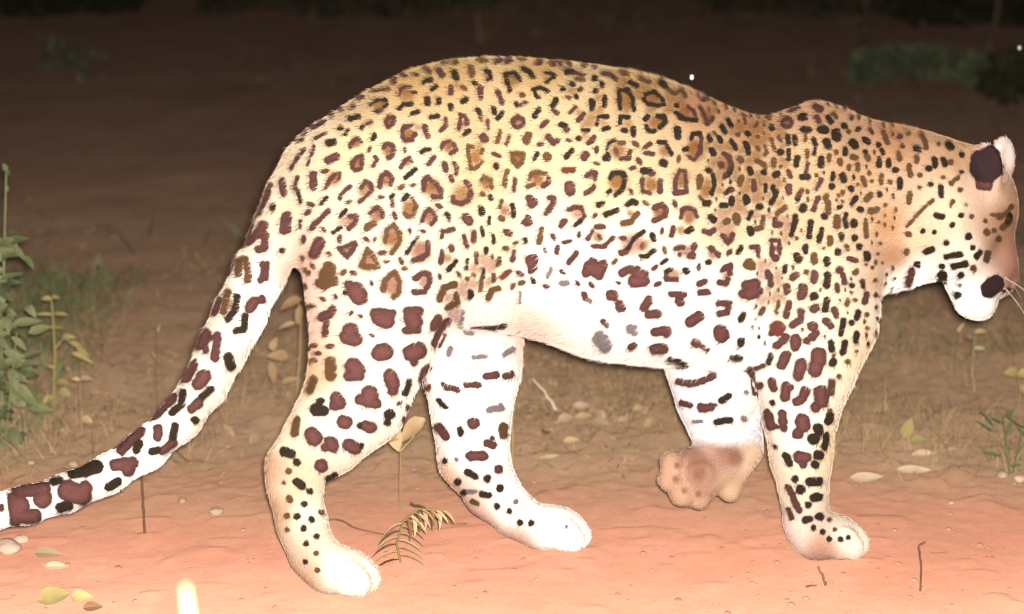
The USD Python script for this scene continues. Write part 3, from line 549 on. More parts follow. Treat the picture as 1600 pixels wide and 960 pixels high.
# plain coat colour: pale below, tan above, dusty on hocks and feet
T, C, W = (.29, .187, .078), (.42, .335, .195), (.72, .68, .62)
Hh = (.41, .365, .28)
O, P_ = (.29, .15, .075), (.48, .31, .24)
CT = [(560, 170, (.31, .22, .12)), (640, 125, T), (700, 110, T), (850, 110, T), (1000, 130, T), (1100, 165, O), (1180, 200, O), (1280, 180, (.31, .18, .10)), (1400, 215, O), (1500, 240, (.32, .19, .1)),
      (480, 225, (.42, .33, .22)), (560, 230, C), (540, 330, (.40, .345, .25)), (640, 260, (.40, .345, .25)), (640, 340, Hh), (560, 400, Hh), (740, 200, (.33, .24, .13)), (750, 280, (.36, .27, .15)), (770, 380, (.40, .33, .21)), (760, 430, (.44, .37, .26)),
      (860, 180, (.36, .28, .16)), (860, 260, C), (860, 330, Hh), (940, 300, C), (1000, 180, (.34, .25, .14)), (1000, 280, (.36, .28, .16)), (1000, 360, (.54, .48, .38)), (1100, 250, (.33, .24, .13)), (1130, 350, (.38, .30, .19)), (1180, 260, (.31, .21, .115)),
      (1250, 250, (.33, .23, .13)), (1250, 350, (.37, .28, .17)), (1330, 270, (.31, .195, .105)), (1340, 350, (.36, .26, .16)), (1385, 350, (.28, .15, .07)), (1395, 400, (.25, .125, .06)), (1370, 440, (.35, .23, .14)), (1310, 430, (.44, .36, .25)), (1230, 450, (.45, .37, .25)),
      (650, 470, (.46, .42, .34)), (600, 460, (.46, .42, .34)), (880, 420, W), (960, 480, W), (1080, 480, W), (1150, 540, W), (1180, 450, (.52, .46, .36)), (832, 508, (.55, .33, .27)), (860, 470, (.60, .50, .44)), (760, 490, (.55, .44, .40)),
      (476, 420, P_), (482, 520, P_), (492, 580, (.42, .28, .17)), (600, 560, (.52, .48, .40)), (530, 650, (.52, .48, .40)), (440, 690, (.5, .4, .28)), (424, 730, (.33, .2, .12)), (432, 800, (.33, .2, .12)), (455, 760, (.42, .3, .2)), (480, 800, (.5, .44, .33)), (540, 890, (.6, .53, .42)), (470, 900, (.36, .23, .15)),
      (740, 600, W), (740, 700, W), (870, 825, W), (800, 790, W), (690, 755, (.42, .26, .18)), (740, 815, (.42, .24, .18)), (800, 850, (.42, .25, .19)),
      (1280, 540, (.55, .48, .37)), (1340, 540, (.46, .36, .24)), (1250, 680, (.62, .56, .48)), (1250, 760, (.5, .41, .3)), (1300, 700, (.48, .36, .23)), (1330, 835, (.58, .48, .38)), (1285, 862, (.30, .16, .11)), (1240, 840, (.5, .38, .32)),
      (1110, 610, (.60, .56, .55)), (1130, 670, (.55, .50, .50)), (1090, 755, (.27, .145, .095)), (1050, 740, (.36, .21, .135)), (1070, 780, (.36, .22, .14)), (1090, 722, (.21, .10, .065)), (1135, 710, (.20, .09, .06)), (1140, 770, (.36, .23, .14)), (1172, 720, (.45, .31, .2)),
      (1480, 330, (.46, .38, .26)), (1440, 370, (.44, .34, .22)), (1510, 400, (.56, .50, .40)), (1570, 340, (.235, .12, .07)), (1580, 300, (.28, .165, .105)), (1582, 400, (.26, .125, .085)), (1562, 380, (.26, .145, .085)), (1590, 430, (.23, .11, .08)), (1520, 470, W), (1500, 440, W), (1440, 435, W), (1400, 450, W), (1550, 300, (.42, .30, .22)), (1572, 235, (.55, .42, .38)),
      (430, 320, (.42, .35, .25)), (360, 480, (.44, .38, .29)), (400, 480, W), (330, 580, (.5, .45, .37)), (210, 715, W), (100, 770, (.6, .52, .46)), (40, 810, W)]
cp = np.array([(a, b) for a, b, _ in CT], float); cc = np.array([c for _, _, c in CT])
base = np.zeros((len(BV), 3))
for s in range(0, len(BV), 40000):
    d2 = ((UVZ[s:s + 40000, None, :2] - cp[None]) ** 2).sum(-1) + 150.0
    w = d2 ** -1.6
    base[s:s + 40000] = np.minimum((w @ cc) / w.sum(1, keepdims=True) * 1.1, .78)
shin = (UVZ[:, 0] > 1035) & (UVZ[:, 0] < 1192) & (BV[:, 1] > AX(BV[:, 0]) + .03) & (UVZ[:, 1] > 600) & (UVZ[:, 1] < 800)
k = (np.clip((700 - UVZ[:, 1] + 8 * (meshkit.fbm(BV * 60, 2, 3) - .5)) / 18, 0, 1) * shin)[:, None]; base = base * (1 - k) + np.array((.60, .56, .56)) * k
mark_d = np.full(len(BV), 30.0); mark_c = np.tile(MARK['k'], (len(BV), 1))
vis = np.flatnonzero(seen); uv = UVZ[vis, :2]; tree = cKDTree(uv)
wob = (meshkit.fbm(BV[vis] * 120, 3, 31) - 0.5)
for c, w, pts in strokes:
    lo, hi = pts.min(0), pts.max(0)
    idx = np.array(tree.query_ball_point((lo + hi) / 2, np.linalg.norm(hi - lo) / 2 + w + 8), int)
    if not len(idx): continue
    q = uv[idx]; d = np.full(len(idx), 1e9)
    for a, b in zip(pts, pts[1:] if len(pts) > 1 else pts):
        ab = b - a; t = np.clip(((q - a) @ ab) / max(ab @ ab, 1e-9), 0, 1)
        d = np.minimum(d, np.linalg.norm(q - a - t[:, None] * ab, axis=1))
    if c == 'e':
        own = BV[vis[idx], 1] < AX(BV[vis[idx], 0]) + HY; idx, d = idx[own], d[own]
    v = vis[idx]
    if c in FILL:
        k = np.clip(1.6 - d / (w / 2), 0, 1)[:, None] * .85
        base[v] = base[v] * (1 - k) + np.array(FILL[c]) * k
    else:
        d = d - w * 0.49 - np.interp(w, [3, 8, 16], [.9, 1.2, 2.5]) + wob[idx] * 5.0
        m = d < mark_d[v]
        mark_d[v[m]] = d[m]; mark_c[v[m]] = MARK[c]
# small brown specks that fill the gaps on shoulder, neck and spine
gap = vis[(mark_d[vis] > 7.5) & (UVZ[vis, 0] > 1090) & (UVZ[vis, 0] < 1400) & (UVZ[vis, 1] < 540)]
taken0 = np.zeros(len(BV), bool)
for v in RNG.permutation(gap):
    if taken0[v] or (UVZ[v, 0] < 1180 and UVZ[v, 1] > 330): continue
    near_ = vis[np.array(tree.query_ball_point(UVZ[v, :2], 13), int)]
    taken0[near_] = True
    if mark_d[v] < 6.5 or RNG.random() < .25: continue
    q = UVZ[near_, :2] - UVZ[v, :2]; d = np.hypot(q[:, 0] * 1.35, q[:, 1] * .75) - RNG.uniform(2.0, 3.6)
    m = d < mark_d[near_]; mark_d[near_[m]] = d[m]; mark_c[near_[m]] = MARK['b' if RNG.random() < .65 else 'k']
# hollow, nearly closed rosettes are tawny inside
from scipy.ndimage import binary_dilation, binary_fill_holes, label as label_areas
ras = np.zeros((480, 800), bool); gi = np.clip((UVZ[:, 1] / 2).astype(int), 0, 479), np.clip((UVZ[:, 0] / 2).astype(int), 0, 799)
on = seen & (mark_d < 0.8); ras[gi[0][on], gi[1][on]] = True
thick = binary_dilation(ras, iterations=2); holes, nh = label_areas(binary_fill_holes(thick) & ~thick)
inside = np.zeros_like(ras)
for k in range(1, nh + 1):
    hk = holes == k
    if 2 < hk.sum() < 60:
        c = np.argwhere(hk).mean(0) * 2
        if 470 < c[1] < 1230 and 90 < c[0] < 500: inside |= binary_dilation(hk, iterations=2)
soft = gaussian_filter(inside.astype(float), 1.2)
k = (soft[gi] * .75 * seen)[:, None]
base = base * (1 - k) + np.where((UVZ[:, 1] < 330)[:, None], np.array(FILL['f']), np.array(FILL['p'])) * k
# and brown spots in the wider gaps of back, flank and haunch
gap = vis[((mark_d[vis] > 14.5) & (UVZ[vis, 0] > 490) & (UVZ[vis, 0] < 670) & (UVZ[vis, 1] > 380) & (UVZ[vis, 1] < 660) & (BV[vis, 1] < AX(BV[vis, 0]))) | (mark_d[vis] > 11) & (UVZ[vis, 0] > 470) & (UVZ[vis, 0] < 1190) & (UVZ[vis, 1] < 560 - .35 * np.abs(UVZ[vis, 0] - 700)) & (UVZ[vis, 1] < 450)]
for v in RNG.permutation(gap):
    if mark_d[v] < 10: continue
    near_ = vis[np.array(tree.query_ball_point(UVZ[v, :2], 18), int)]
    q = UVZ[near_, :2] - UVZ[v, :2]; a = RNG.uniform(0, math.pi); x, y = q[:, 0] * math.cos(a) + q[:, 1] * math.sin(a), q[:, 1] * math.cos(a) - q[:, 0] * math.sin(a)
    d = np.hypot(x * .72, y * 1.25) - RNG.uniform(3.6, 5.4)
    m = d < mark_d[near_]; mark_d[near_[m]] = d[m]; mark_c[near_[m]] = MARK['m' if RNG.random() < .7 else 'b']
# the big blotches are paler and pinker towards their middles
red = np.abs(mark_c - np.array(MARK['m'])).sum(1) < 1e-4
k = (np.clip((-mark_d - 3.0) / 6.0, 0, 1) * red)[:, None] * (.65 + .6 * (meshkit.fbm(BV * 45, 2, 5) - .5))[:, None]
mark_c = mark_c * (1 - k) + np.array((.125, .045, .042)) * k
# the flank the camera does not see: scattered rosettes and spots of the same sizes
hid = np.flatnonzero(~seen); htree = cKDTree(BV[hid]); order = RNG.permutation(hid)
taken = np.zeros(len(BV), bool)
for v in order:
    if taken[v]: continue
    p = BV[v]; leg = p[2] < 0.40
    sp = 0.034 if not leg else 0.026
    idx = hid[np.array(htree.query_ball_point(p, sp), int)]
    taken[idx] = True
    if p[2] > 0.80 or (p[2] < 0.06): continue
    d = np.linalg.norm(BV[idx] - p, axis=1) * 1000
    if not leg and RNG.random() < .7:
        a = np.arctan2(BV[idx, 2] - p[2], BV[idx, 0] - p[0]) + RNG.uniform(0, 6.28)
        d = np.maximum(np.abs(d - 13) - 3.2, 5 - 10 * np.abs(np.sin(a * 1.5)))
        c = 'm'
    else:
        d = d - RNG.uniform(6, 10); c = 'k'
    m = d < mark_d[idx]
    mark_d[idx[m]] = d[m]; mark_c[idx[m]] = MARK[c]
print('strokes', len(strokes), 'seen', len(vis))

usdkit.material(stage, '/World/Looks/leopard_coat', {
    'base': ('attribute', {'attribute': 'coat'}), 'mark': ('attribute', {'attribute': 'markcolor'}), 'dist': ('attribute', {'attribute': 'markdist'}),
    'tc': ('geometry', {}), 'map': ('vector_math', {'math_type': 'multiply', 'vector2': (1.0, 1.4, 1.4)}),
    'n': ('noise_texture', {'scale': 330.0, 'detail': 3.0, 'roughness': 0.6}),
    'n2': ('noise_texture', {'scale': 60.0, 'detail': 3.0}),
    'jit': ('math', {'math_type': 'multiply_add', 'value2': 3.2}),
    'mask': ('map_range', {'range_type': 'smoothstep', 'from_min': 0.1, 'from_max': 3.6, 'to_min': 1.0, 'to_max': 0.0, 'clamp': True}),
    'tone': ('map_range', {'from_min': 0.3, 'from_max': 0.7, 'to_min': 0.78, 'to_max': 1.16, 'clamp': True}),
    'tone3': ('combine_color', {}),
    'mx': ('mix', {}), 'mul': ('mix', {'mix_type': 'multiply', 'fac': 1.0}),
    'bm': ('bump', {'strength': 0.5, 'distance': 0.003}),
    'p': ('principled_bsdf', {'roughness': 0.8, 'specular_ior_level': 0.15})},
    [('tc.position', 'map.vector1'), ('map.vector', 'n.vector'), ('tc.position', 'n2.vector'), ('n.fac', 'jit.value1'), ('dist.fac', 'jit.value3'), ('jit.value', 'mask.value'),
     ('base.color', 'mx.color1'), ('mark.color', 'mx.color2'), ('mask.result', 'mx.fac'), ('n.fac', 'tone.value'),
     ('tone.result', 'tone3.r'), ('tone.result', 'tone3.g'), ('tone.result', 'tone3.b'), ('mx.color', 'mul.color1'), ('tone3.color', 'mul.color2'),
     ('n.fac', 'bm.height'), ('bm.normal', 'p.normal'), ('mul.color', 'p.base_color')], surface='p.BSDF')
def vertex_data(prim, name, values, kind):
    pv = UsdGeom.PrimvarsAPI(prim).CreatePrimvar(name, kind, 'vertex' if len(values) == len(BV) else 'uniform')
    pv.Set(Vt.Vec3fArray.FromNumpy(np.ascontiguousarray(values, np.float32)) if np.ndim(values) == 2 else Vt.FloatArray.FromNumpy(np.ascontiguousarray(values, np.float32)))

cat_loc = np.array([0.05, 0.0, 0.0])
leopard = thing('leopard', cat_loc, 'big spotted leopard walking to the right with head lowered and one forefoot lifted', 'leopard')
bm = usdkit.mesh(stage, numbered(leopard, 'body'), trimesh.Trimesh(BV - cat_loc, BF, process=False), '/World/Looks/leopard_coat', smooth=True)
vertex_data(bm, 'coat', base, Sdf.ValueTypeNames.Color3fArray)
vertex_data(bm, 'markcolor', mark_c, Sdf.ValueTypeNames.Color3fArray)
vertex_data(bm, 'markdist', mark_d, Sdf.ValueTypeNames.FloatArray)

# short fur lying back along the body
NH = 260000
tri = BV[BF]; area = np.linalg.norm(np.cross(tri[:, 1] - tri[:, 0], tri[:, 2] - tri[:, 0]), axis=1)
fi = RNG.choice(len(BF), NH, p=area / area.sum())
r1, r2 = np.sqrt(RNG.random(NH)), RNG.random(NH)
bc = np.stack([1 - r1, r1 * (1 - r2), r1 * r2], 1)
vi = BF[fi]
root = (BV[vi] * bc[..., None]).sum(1); nor = (BN[vi] * bc[..., None]).sum(1); nor /= np.linalg.norm(nor, axis=1, keepdims=True)
rd = (mark_d[vi] * bc).sum(1); rb = (base[vi] * bc[..., None]).sum(1); rm = mark_c[vi[:, 0]]
fn = np.cross(tri[fi, 1] - tri[fi, 0], tri[fi, 2] - tri[fi, 0]); fn /= np.linalg.norm(fn, axis=1, keepdims=True) + 1e-12
flat_ = (np.abs((fn * nor).sum(1)) > .80) & (np.linalg.norm(BN[vi[:, 0]] - BN[vi[:, 1]], axis=1) < .35)
low = np.clip((0.42 - root[:, 2]) / 0.15, 0, 1)[:, None]; headw = np.clip((root[:, 0] - 0.60) / 0.08, 0, 1)[:, None]
flow = np.array([-1.0, 0, -.35]) * (1 - low) + np.array([-.25, 0, -1.0]) * low
flow = flow * (1 - headw) + np.array([-.75, 0, .45]) * headw
tailw = np.clip((-0.42 - root[:, 0]) / 0.06, 0, 1)[:, None] * (1 - np.clip((0.3 - root[:, 2]) / .1, 0, 1)[:, None] * np.clip((root[:, 0] + .42) / .05, 0, 1)[:, None])
flow = flow * (1 - tailw) + np.array([-.75, 0, -.6]) * tailw
flow = flow - nor * (flow * nor).sum(1, keepdims=True)
flow /= np.linalg.norm(flow, axis=1, keepdims=True) + 1e-6
flow = flow + RNG.normal(0, .22, (NH, 3)) + (meshkit.fbm(root * 25, 2, 77) - .5)[:, None] * np.array([.3, 0, .9])
L = 0.0052 + 0.0034 * RNG.random(NH)
L *= np.where(root[:, 2] < 0.30, .62, 1) * np.where(root[:, 0] > 0.66, .62, 1) * np.where(root[:, 2] < 0.12, .55, 1)
L = np.where(((nor[:, 2] < -.5) & (root[:, 2] > .3)), L * 1.15, L)[:, None] * np.where(flat_, 1, .15)[:, None]
k1 = root + (nor * .30 + flow * .64) * L * .5
k2 = root + (nor * .32 + flow * 1.0) * L * .93
pts = np.stack([root - nor * .001, k1, k2], 1)
col = np.where((rd + RNG.normal(0.6, .9, NH) < 2.4)[:, None], rm, rb) * RNG.uniform(.82, 1.15, (NH, 1))
hair = UsdGeom.BasisCurves.Define(stage, numbered(leopard, 'fur'))
hair.CreateTypeAttr('linear'); hair.CreateWrapAttr('nonperiodic')
hair.CreateCurveVertexCountsAttr(Vt.IntArray.FromNumpy(np.full(NH, 3, np.int32)))
hair.CreatePointsAttr(Vt.Vec3fArray.FromNumpy((pts - cat_loc).reshape(-1, 3).astype(np.float32)))
hair.CreateWidthsAttr(Vt.FloatArray.FromNumpy(np.tile(np.array([.0006, .00045, .0001], np.float32), NH)))
hair.SetWidthsInterpolation('vertex')
pv = UsdGeom.PrimvarsAPI(hair).CreatePrimvar('haircolor', Sdf.ValueTypeNames.Color3fArray, 'uniform')
pv.Set(Vt.Vec3fArray.FromNumpy(col.astype(np.float32)))
usdkit.material(stage, '/World/Looks/fur_hair', {
    'c': ('attribute', {'attribute': 'haircolor'}), 'p': ('principled_bsdf', {'roughness': 0.7, 'specular_ior_level': 0.2})},
    [('c.color', 'p.base_color')], surface='p.BSDF')
UsdShade.MaterialBindingAPI.Apply(hair.GetPrim()).Bind(UsdShade.Material.Get(stage, '/World/Looks/fur_hair'))
hair.GetPrim().SetCustomDataByKey('kind', 'stuff')

# ------------------------------------------------------------------ eye, whiskers
usdkit.material(stage, '/World/Looks/wet_eye', {'p': ('principled_bsdf', {'base_color': (.018, .011, .006), 'roughness': 0.1})}, surface='p.BSDF')
usdkit.material(stage, '/World/Looks/whisker_hair', {'p': ('principled_bsdf', {'base_color': (.8, .76, .7), 'roughness': 0.5})}, surface='p.BSDF')
e = trimesh.creation.icosphere(3, 0.0125)
for off in (-.040, .052):
    c = hp(1530, 345, off * .6); o_ = unit(hp(1590, 338, off * 2.2) - c)
    while map_coordinates(field, ((c - G0) / H)[:, None], order=1)[0] < -.007: c = c + o_ * .001
    e1 = e.copy(); e1.apply_translation(c - cat_loc)
    obj('eye', e1, 'wet_eye', leopard)
mz = hp(1566, 436, -.034)
for k in range(5):
    o = mz + [RNG.uniform(-.012, .010), 0, RNG.uniform(-.012, .012)]
    p_ = curve(o, (RNG.uniform(.2, .9), -.6, RNG.uniform(-.5, .1)), .05 + .03 * RNG.random(), .02)
    obj('whisker', moved(tube(p_, np.linspace(.0002, .00006, len(p_)), 4), cat_loc), 'whisker_hair', leopard)

# ------------------------------------------------------------------ loose ground cover
def on_ground(n, x0, x1, y0, y1, keep=None):
    x, y = RNG.uniform(x0, x1, n), RNG.uniform(y0, y1, n)
    if keep is not None:
        m = RNG.random(n) < keep(x, y); x, y = x[m], y[m]
    return np.stack([x, y, terrain(x, y)], -1)
patch = lambda x, y, s, seed, cut: np.clip((meshkit.fbm(np.stack([x, y, 0 * x], -1) * s, 3, seed) - cut) * 6, 0, 1)
# dry grass
P = on_ground(26000, -1.6, 1.7, .50, 3.0, lambda x, y: np.where((x < -.45) & (x > -.9), .4, 1) * patch(x, y, 2.6, 3, .46) * np.clip((y - .5) * 2.2, 0, 1) * np.clip(1.6 - .5 * y, .12, 1))
D = np.stack([RNG.normal(0, .5, len(P)), RNG.normal(0, .5, len(P)), np.abs(RNG.normal(.9, .4, len(P)))], -1); D /= np.linalg.norm(D, axis=1, keepdims=True)
obj('dry_grass', blades(P, D, RNG.uniform(.03, .12, len(P)), RNG.uniform(.0014, .0034, len(P)), RNG.uniform(.1, .7, len(P))), 'straw', smooth=False,
    label='thin dry straw grass scattered over the verge behind the track', cat='grass', kind='stuff')
# green grass at the left and right edges
P = np.vstack([on_ground(9000, -1.75, -.84, .5, 2.6, lambda x, y: np.clip((-.90 - x - .06 * y) * 5, 0, 1) * .9),
               on_ground(4200, .55, 2.0, .70, 2.6, lambda x, y: patch(x, y, 3, 12, .50) * .6), on_ground(2200, .5, 3.2, 3.0, 7.5, lambda x, y: patch(x, y, 1.3, 19, .5))])
D = np.stack([RNG.normal(0, .4, len(P)), RNG.normal(0, .4, len(P)), np.abs(RNG.normal(1, .3, len(P)))], -1); D /= np.linalg.norm(D, axis=1, keepdims=True)
obj('green_grass', blades(P, D, RNG.uniform(.04, .15, len(P)), RNG.uniform(.002, .0055, len(P)), RNG.uniform(.2, .8, len(P))), 'green_grass', smooth=False,
    label='short green grass growing at the edges of the verge', cat='grass', kind='stuff')
# crumbs of leaf litter
P = np.vstack([on_ground(15000, -1.8, 1.9, .45, 4.0, lambda x, y: patch(x, y, 2.2, 33, .42) * np.clip((y - .45) * 2, 0, 1)), on_ground(900, .0, .36, .95, 1.9)])
V, F = [], []
for p in P:
    a = RNG.uniform(0, 6.28); l, w = RNG.uniform(.008, .030), RNG.uniform(.003, .011); t = RNG.normal(0, .55, 2)
    f = np.array([math.cos(a), math.sin(a), t[0]]); s = np.array([-f[1], f[0], t[1]]); b = len(V); c = p + [0, 0, .005]
    V += [c - f * l / 2, c + s * w / 2 + [0, 0, .003], c + f * l / 2, c - s * w / 2]; F += [[b, b + 1, b + 2], [b, b + 2, b + 3]]
obj('leaf_litter', trimesh.Trimesh(np.array(V), np.array(F), process=False), 'dry_leaf', smooth=False, label='crumbled dry leaf litter lying on the verge', cat='leaf litter', kind='stuff')
# grit
def stone(r, seed, sub=1, flat=.65):
    m = trimesh.creation.icosphere(sub, 1.0); v = m.vertices
    v = v * (1 + .5 * (meshkit.fbm(v * 1.3 + seed * 7.1, 2, seed) - .5)[:, None]) * [1, .8, flat]
    return trimesh.Trimesh(v * r, m.faces, process=False)
P = on_ground(6500, -1.3, 1.3, -1.2, 3.0, lambda x, y: .3 + .7 * patch(x, y, 3, 44, .5))
G = [stone(1, k, 0) for k in range(6)]; bits = []
for k, p in enumerate(P):
    m = G[k % 6].copy(); m.apply_scale(.0012 + .0058 * RNG.random() ** 2.5); m.apply_translation(p); bits.append(m)
obj('grit', cat_mesh(bits), 'pebble', smooth=False, label='fine reddish grit strewn over the earth', cat='grit', kind='stuff')

# undergrowth on the bank, thicker to the right
P = on_ground(15000, -6, 6.5, 2.6, 15, lambda x, y: patch(x, y, .9, 61, .47) * np.clip(.35 + .28 * x, .25, 1))
D = np.stack([RNG.normal(0, .7, len(P)), RNG.normal(0, .6, len(P)), np.abs(RNG.normal(.8, .4, len(P)))], -1); D /= np.linalg.norm(D, axis=1, keepdims=True)
obj('undergrowth', blades(P, D, RNG.uniform(.05, .22, len(P)), RNG.uniform(.010, .035, len(P)), RNG.uniform(.2, .9, len(P)), 3), 'undergrowth', smooth=False,
    label='low dim undergrowth of blades and leaves scattered over the bank behind', cat='undergrowth', kind='stuff')
# ------------------------------------------------------------------ stones one can count
def pebble(px, py, size, mat, label, k, flat=.65):
    p = ground_at(px, py); m = stone(size, k, 2, flat); m.apply_transform(trimesh.transformations.rotation_matrix(k * 1.3, [0, 0, 1])); m.apply_translation(p + [0, 0, size * .25])
    obj('pebble', m, mat, smooth=60, label=label, cat='pebble')
pebble(1566, 746, .014, 'pale_stone', 'pale rounded pebble at the right edge where the track meets the verge', 1)
pebble(1592, 752, .012, 'pale_stone', 'smaller pale pebble cut by the right edge of the photo', 2)
pebble(1487, 789, .008, 'pale_stone', 'tiny pale pebble alone on the track right of the curved dry leaves', 3)
pebble(1390, 546, .014, 'pebble', 'reddish pebble on the bank just right of the chest', 4)
pebble(338, 803, .013, 'pale_stone', 'pale pebble on the track under the middle of the tail', 5)
pebble(285, 785, .010, 'pebble', 'reddish pebble under the tail beside the thin dark twig', 6)
pebble(115, 728, .012, 'pale_stone', 'pale pebble just above the end of the tail', 7)
pebble(48, 727, .011, 'pale_stone', 'pale pebble above the tail nearest the left edge', 8)
pebble(12, 862, .026, 'pale_stone', 'whitish lump of stone below the tail at the left edge', 9, .5)
pebble(32, 848, .014, 'pale_stone', 'small whitish stone touching the lump below the tail', 10)
pebble(1410, 545, .011, 'pale_stone', 'pale pebble half buried on the bank under the throat', 11)

# ------------------------------------------------------------------ dry leaves lying about
def dry(px, py, dx, dy, length, width, curl, mat, label, lift=.004, dz=.1, group=None):
    p = ground_at(px, py) + [0, 0, lift]
    obj('dry_leaf', leaf(p, (dx, dy, dz), length, width, curl, .5, 6, .0012, up=(.15 * math.sin(px), -.75, .6)), mat, smooth=50, label=label, cat='leaf', group=group)
dry(1328, 757, .9, -.35, .068, .022, -.25, 'pale_leaf', 'pale curved dry leaf on the track edge just right of the standing foreleg', .012, .0)
dry(1402, 745, .9, -.2, .068, .019, -.25, 'pale_leaf', 'second pale curved dry leaf, right of the first and a little higher', .014, -.1)
dry(1425, 716, 1, .05, .055, .020, .1, 'pale_leaf', 'straight pale dry leaf lying flat below the yellow seedling', .006, .02)
dry(1482, 708, 1, .3, .022, .012, .1, 'pale_leaf', 'short pale leaf scrap right of the flat dry leaf', .004, .1)
dry(842, 722, 1, .0, .066, .014, .05, 'pale_leaf', 'long pale leaf lying flat between far hind foot and lifted forefoot', .006, .02)
for k, (px, py, dx, dy, l, w, m, t) in enumerate([
    (872, 668, .8, .3, .045, .024, 'pale_leaf', 'broad pale leaf at the left end of the litter heap under the belly'),
    (895, 645, .9, -.2, .040, .018, 'pale_leaf', 'pale leaf on top of the litter heap under the belly'),
    (900, 662, 1, .1, .038, .016, 'dry_leaf', 'tan leaf in the middle of the litter heap under the belly'),
    (925, 672, .7, -.5, .042, .022, 'pale_leaf', 'pale leaf in front of the litter heap under the belly'),
    (945, 662, -.6, .4, .040, .024, 'pale_leaf', 'whitish leaf with a curled edge at the right of the litter heap'),
    (965, 668, .9, .2, .030, .016, 'dry_leaf', 'small tan leaf at the right end of the litter heap'),
    (850, 690, .2, .9, .045, .020, 'dry_leaf', 'upright tan leaf at the front left of the litter heap'),
    (990, 650, .9, .4, .034, .018, 'dry_leaf', 'brown leaf behind the right end of the litter heap'),
    (880, 700, .9, -.1, .036, .014, 'dry_leaf', 'narrow tan leaf at the front of the litter heap'),
    (915, 690, .8, .5, .030, .015, 'pale_leaf', 'short pale leaf at the very front of the litter heap')]):
    dry(px, py, dx, dy, l, w, .35, m, t, .012, .25)
dry(60, 948, .9, .3, .050, .030, .25, 'yellow_leaf', 'yellow leaf at the bottom left corner, the larger of two', .008, .25)
dry(112, 940, .8, -.3, .034, .02, .3, 'yellow_leaf', 'smaller yellow leaf beside the large one at the bottom left', .006, .2)
dry(130, 955, .9, .2, .03, .016, .2, 'brown_twig', 'dark brown leaf scrap beside the two yellow leaves', .004, .1)
dry(55, 870, .9, -.3, .05, .02, .2, 'pale_leaf', 'pale leaf on the track under the end of the tail', .006, .1)
dry(70, 890, .9, -.1, .04, .014, .1, 'pale_leaf', 'narrow pale leaf below the leaf under the tail', .005, .05)
dry(330, 640, .8, .2, .045, .02, .4, 'dry_leaf', 'tan leaf on the verge just right of the middle of the tail', .01, .3)
dry(390, 700, .6, .3, .038, .022, .4, 'pale_leaf', 'pale three-cornered leaf between tail and hock', .008, .4)
dry(365, 690, -.5, .3, .04, .014, .3, 'dry_leaf', 'narrow tan leaf tilted up between tail and hock', .01, .6)

# ------------------------------------------------------------------ plants with stems and leaves
def plant(name, base_px, label, cat, stems, leaves, stem_mat, leaf_mat, group=None):
    """stems: (list of (px, py), depth lean, radius); leaves: (px, py, dx, dy, dz, length, width, curl); drawn at the depth where the plant stands"""
    b = ground_at(*base_px); y0 = b[1]
    t = thing(name, b, label, cat, group)
    for pts_, lean, r in stems:
        q = np.array([unproject(a, c, y0 + lean * i / max(1, len(pts_) - 1)) for i, (a, c) in enumerate(pts_)])
        s = np.linspace(0, 1, len(q)); ss = np.linspace(0, 1, len(q) * 3)
        q = np.stack([np.interp(ss, s, q[:, k]) for k in range(3)], 1)
        obj('stem', moved(tube(q, np.linspace(r, r * .45, len(q)), 6), b), stem_mat, t)
    for a, c, dx, dy, dz, l, w, cu in leaves:
        obj('leaf', moved(leaf(unproject(a, c, y0), (dx, dy, dz), l, w, cu, .35, 5, .0006, up=(.2 * math.sin(a * 7), -.7, .7)), b), leaf_mat, t, smooth=50)
    return t
plant('tall_weed', (85, 642), 'tall pale yellow weed with paired leaves standing left of the tail', 'weed',
      [([(85, 645), (84, 600), (86, 555), (83, 500), (80, 466)], .02, .0042), ([(86, 545), (100, 528), (118, 540), (134, 562)], -.02, .0018)],
      [(84, 492, -.9, -.2, .1, .042, .008, .1), (84, 491, .9, -.3, .05, .036, .010, .1), (84, 513, -.8, .2, .1, .026, .008, .1), (84, 513, .8, -.3, .1, .022, .008, .1), (80, 468, -.7, -.3, .2, .022, .014, .3),
       (80, 466, .7, -.3, .2, .020, .012, .3), (96, 530, .5, -.4, .3, .036, .018, .5), (108, 535, .9, -.2, -.2, .036, .014, .4), (120, 545, .9, -.3, -.4, .034, .014, .3), (112, 552, .8, -.3, -.1, .05, .012, .6),
       (88, 598, .9, -.3, .1, .032, .018, .3), (92, 612, .8, -.4, -.1, .030, .026, .3), (82, 620, -.6, -.4, -.3, .026, .018, .3), (80, 645, -.6, -.5, -.1, .036, .026, .3), (85, 575, -.7, -.2, .3, .018, .007, .1)], 'yellow_leaf', 'yellow_leaf')
plant('seedling', (128, 678), 'small pale seedling with two top leaves right of the tall yellow weed', 'seedling',
      [([(128, 680), (126, 640), (125, 592)], .01, .0022)], [(125, 592, .8, -.3, .1, .032, .014, .2), (125, 594, -.6, -.3, .2, .018, .010, .2), (127, 655, .8, -.4, .0, .028, .02, .3)], 'dry_stem', 'dry_leaf')
plant('dry_stalk', (246, 642), 'thin faded dry stalk standing alone between tall weed and tail', 'stalk',
      [([(246, 645), (244, 580), (246, 512)], .01, .0016)], [(246, 520, .3, -.1, .9, .02, .006, .1), (244, 560, -.5, -.1, .8, .02, .005, .1)], 'brown_twig', 'dry_leaf')
green = []
for k in range(100):
    c = RNG.uniform(370, 690); a = RNG.uniform(-30, 18 + 30 * (c > 470))
    green.append((a, c, RNG.uniform(-1, 1.0), RNG.uniform(-.8, .2), RNG.uniform(-.5, .5), RNG.uniform(.03, .06), RNG.uniform(.014, .026), RNG.uniform(.1, .5)))
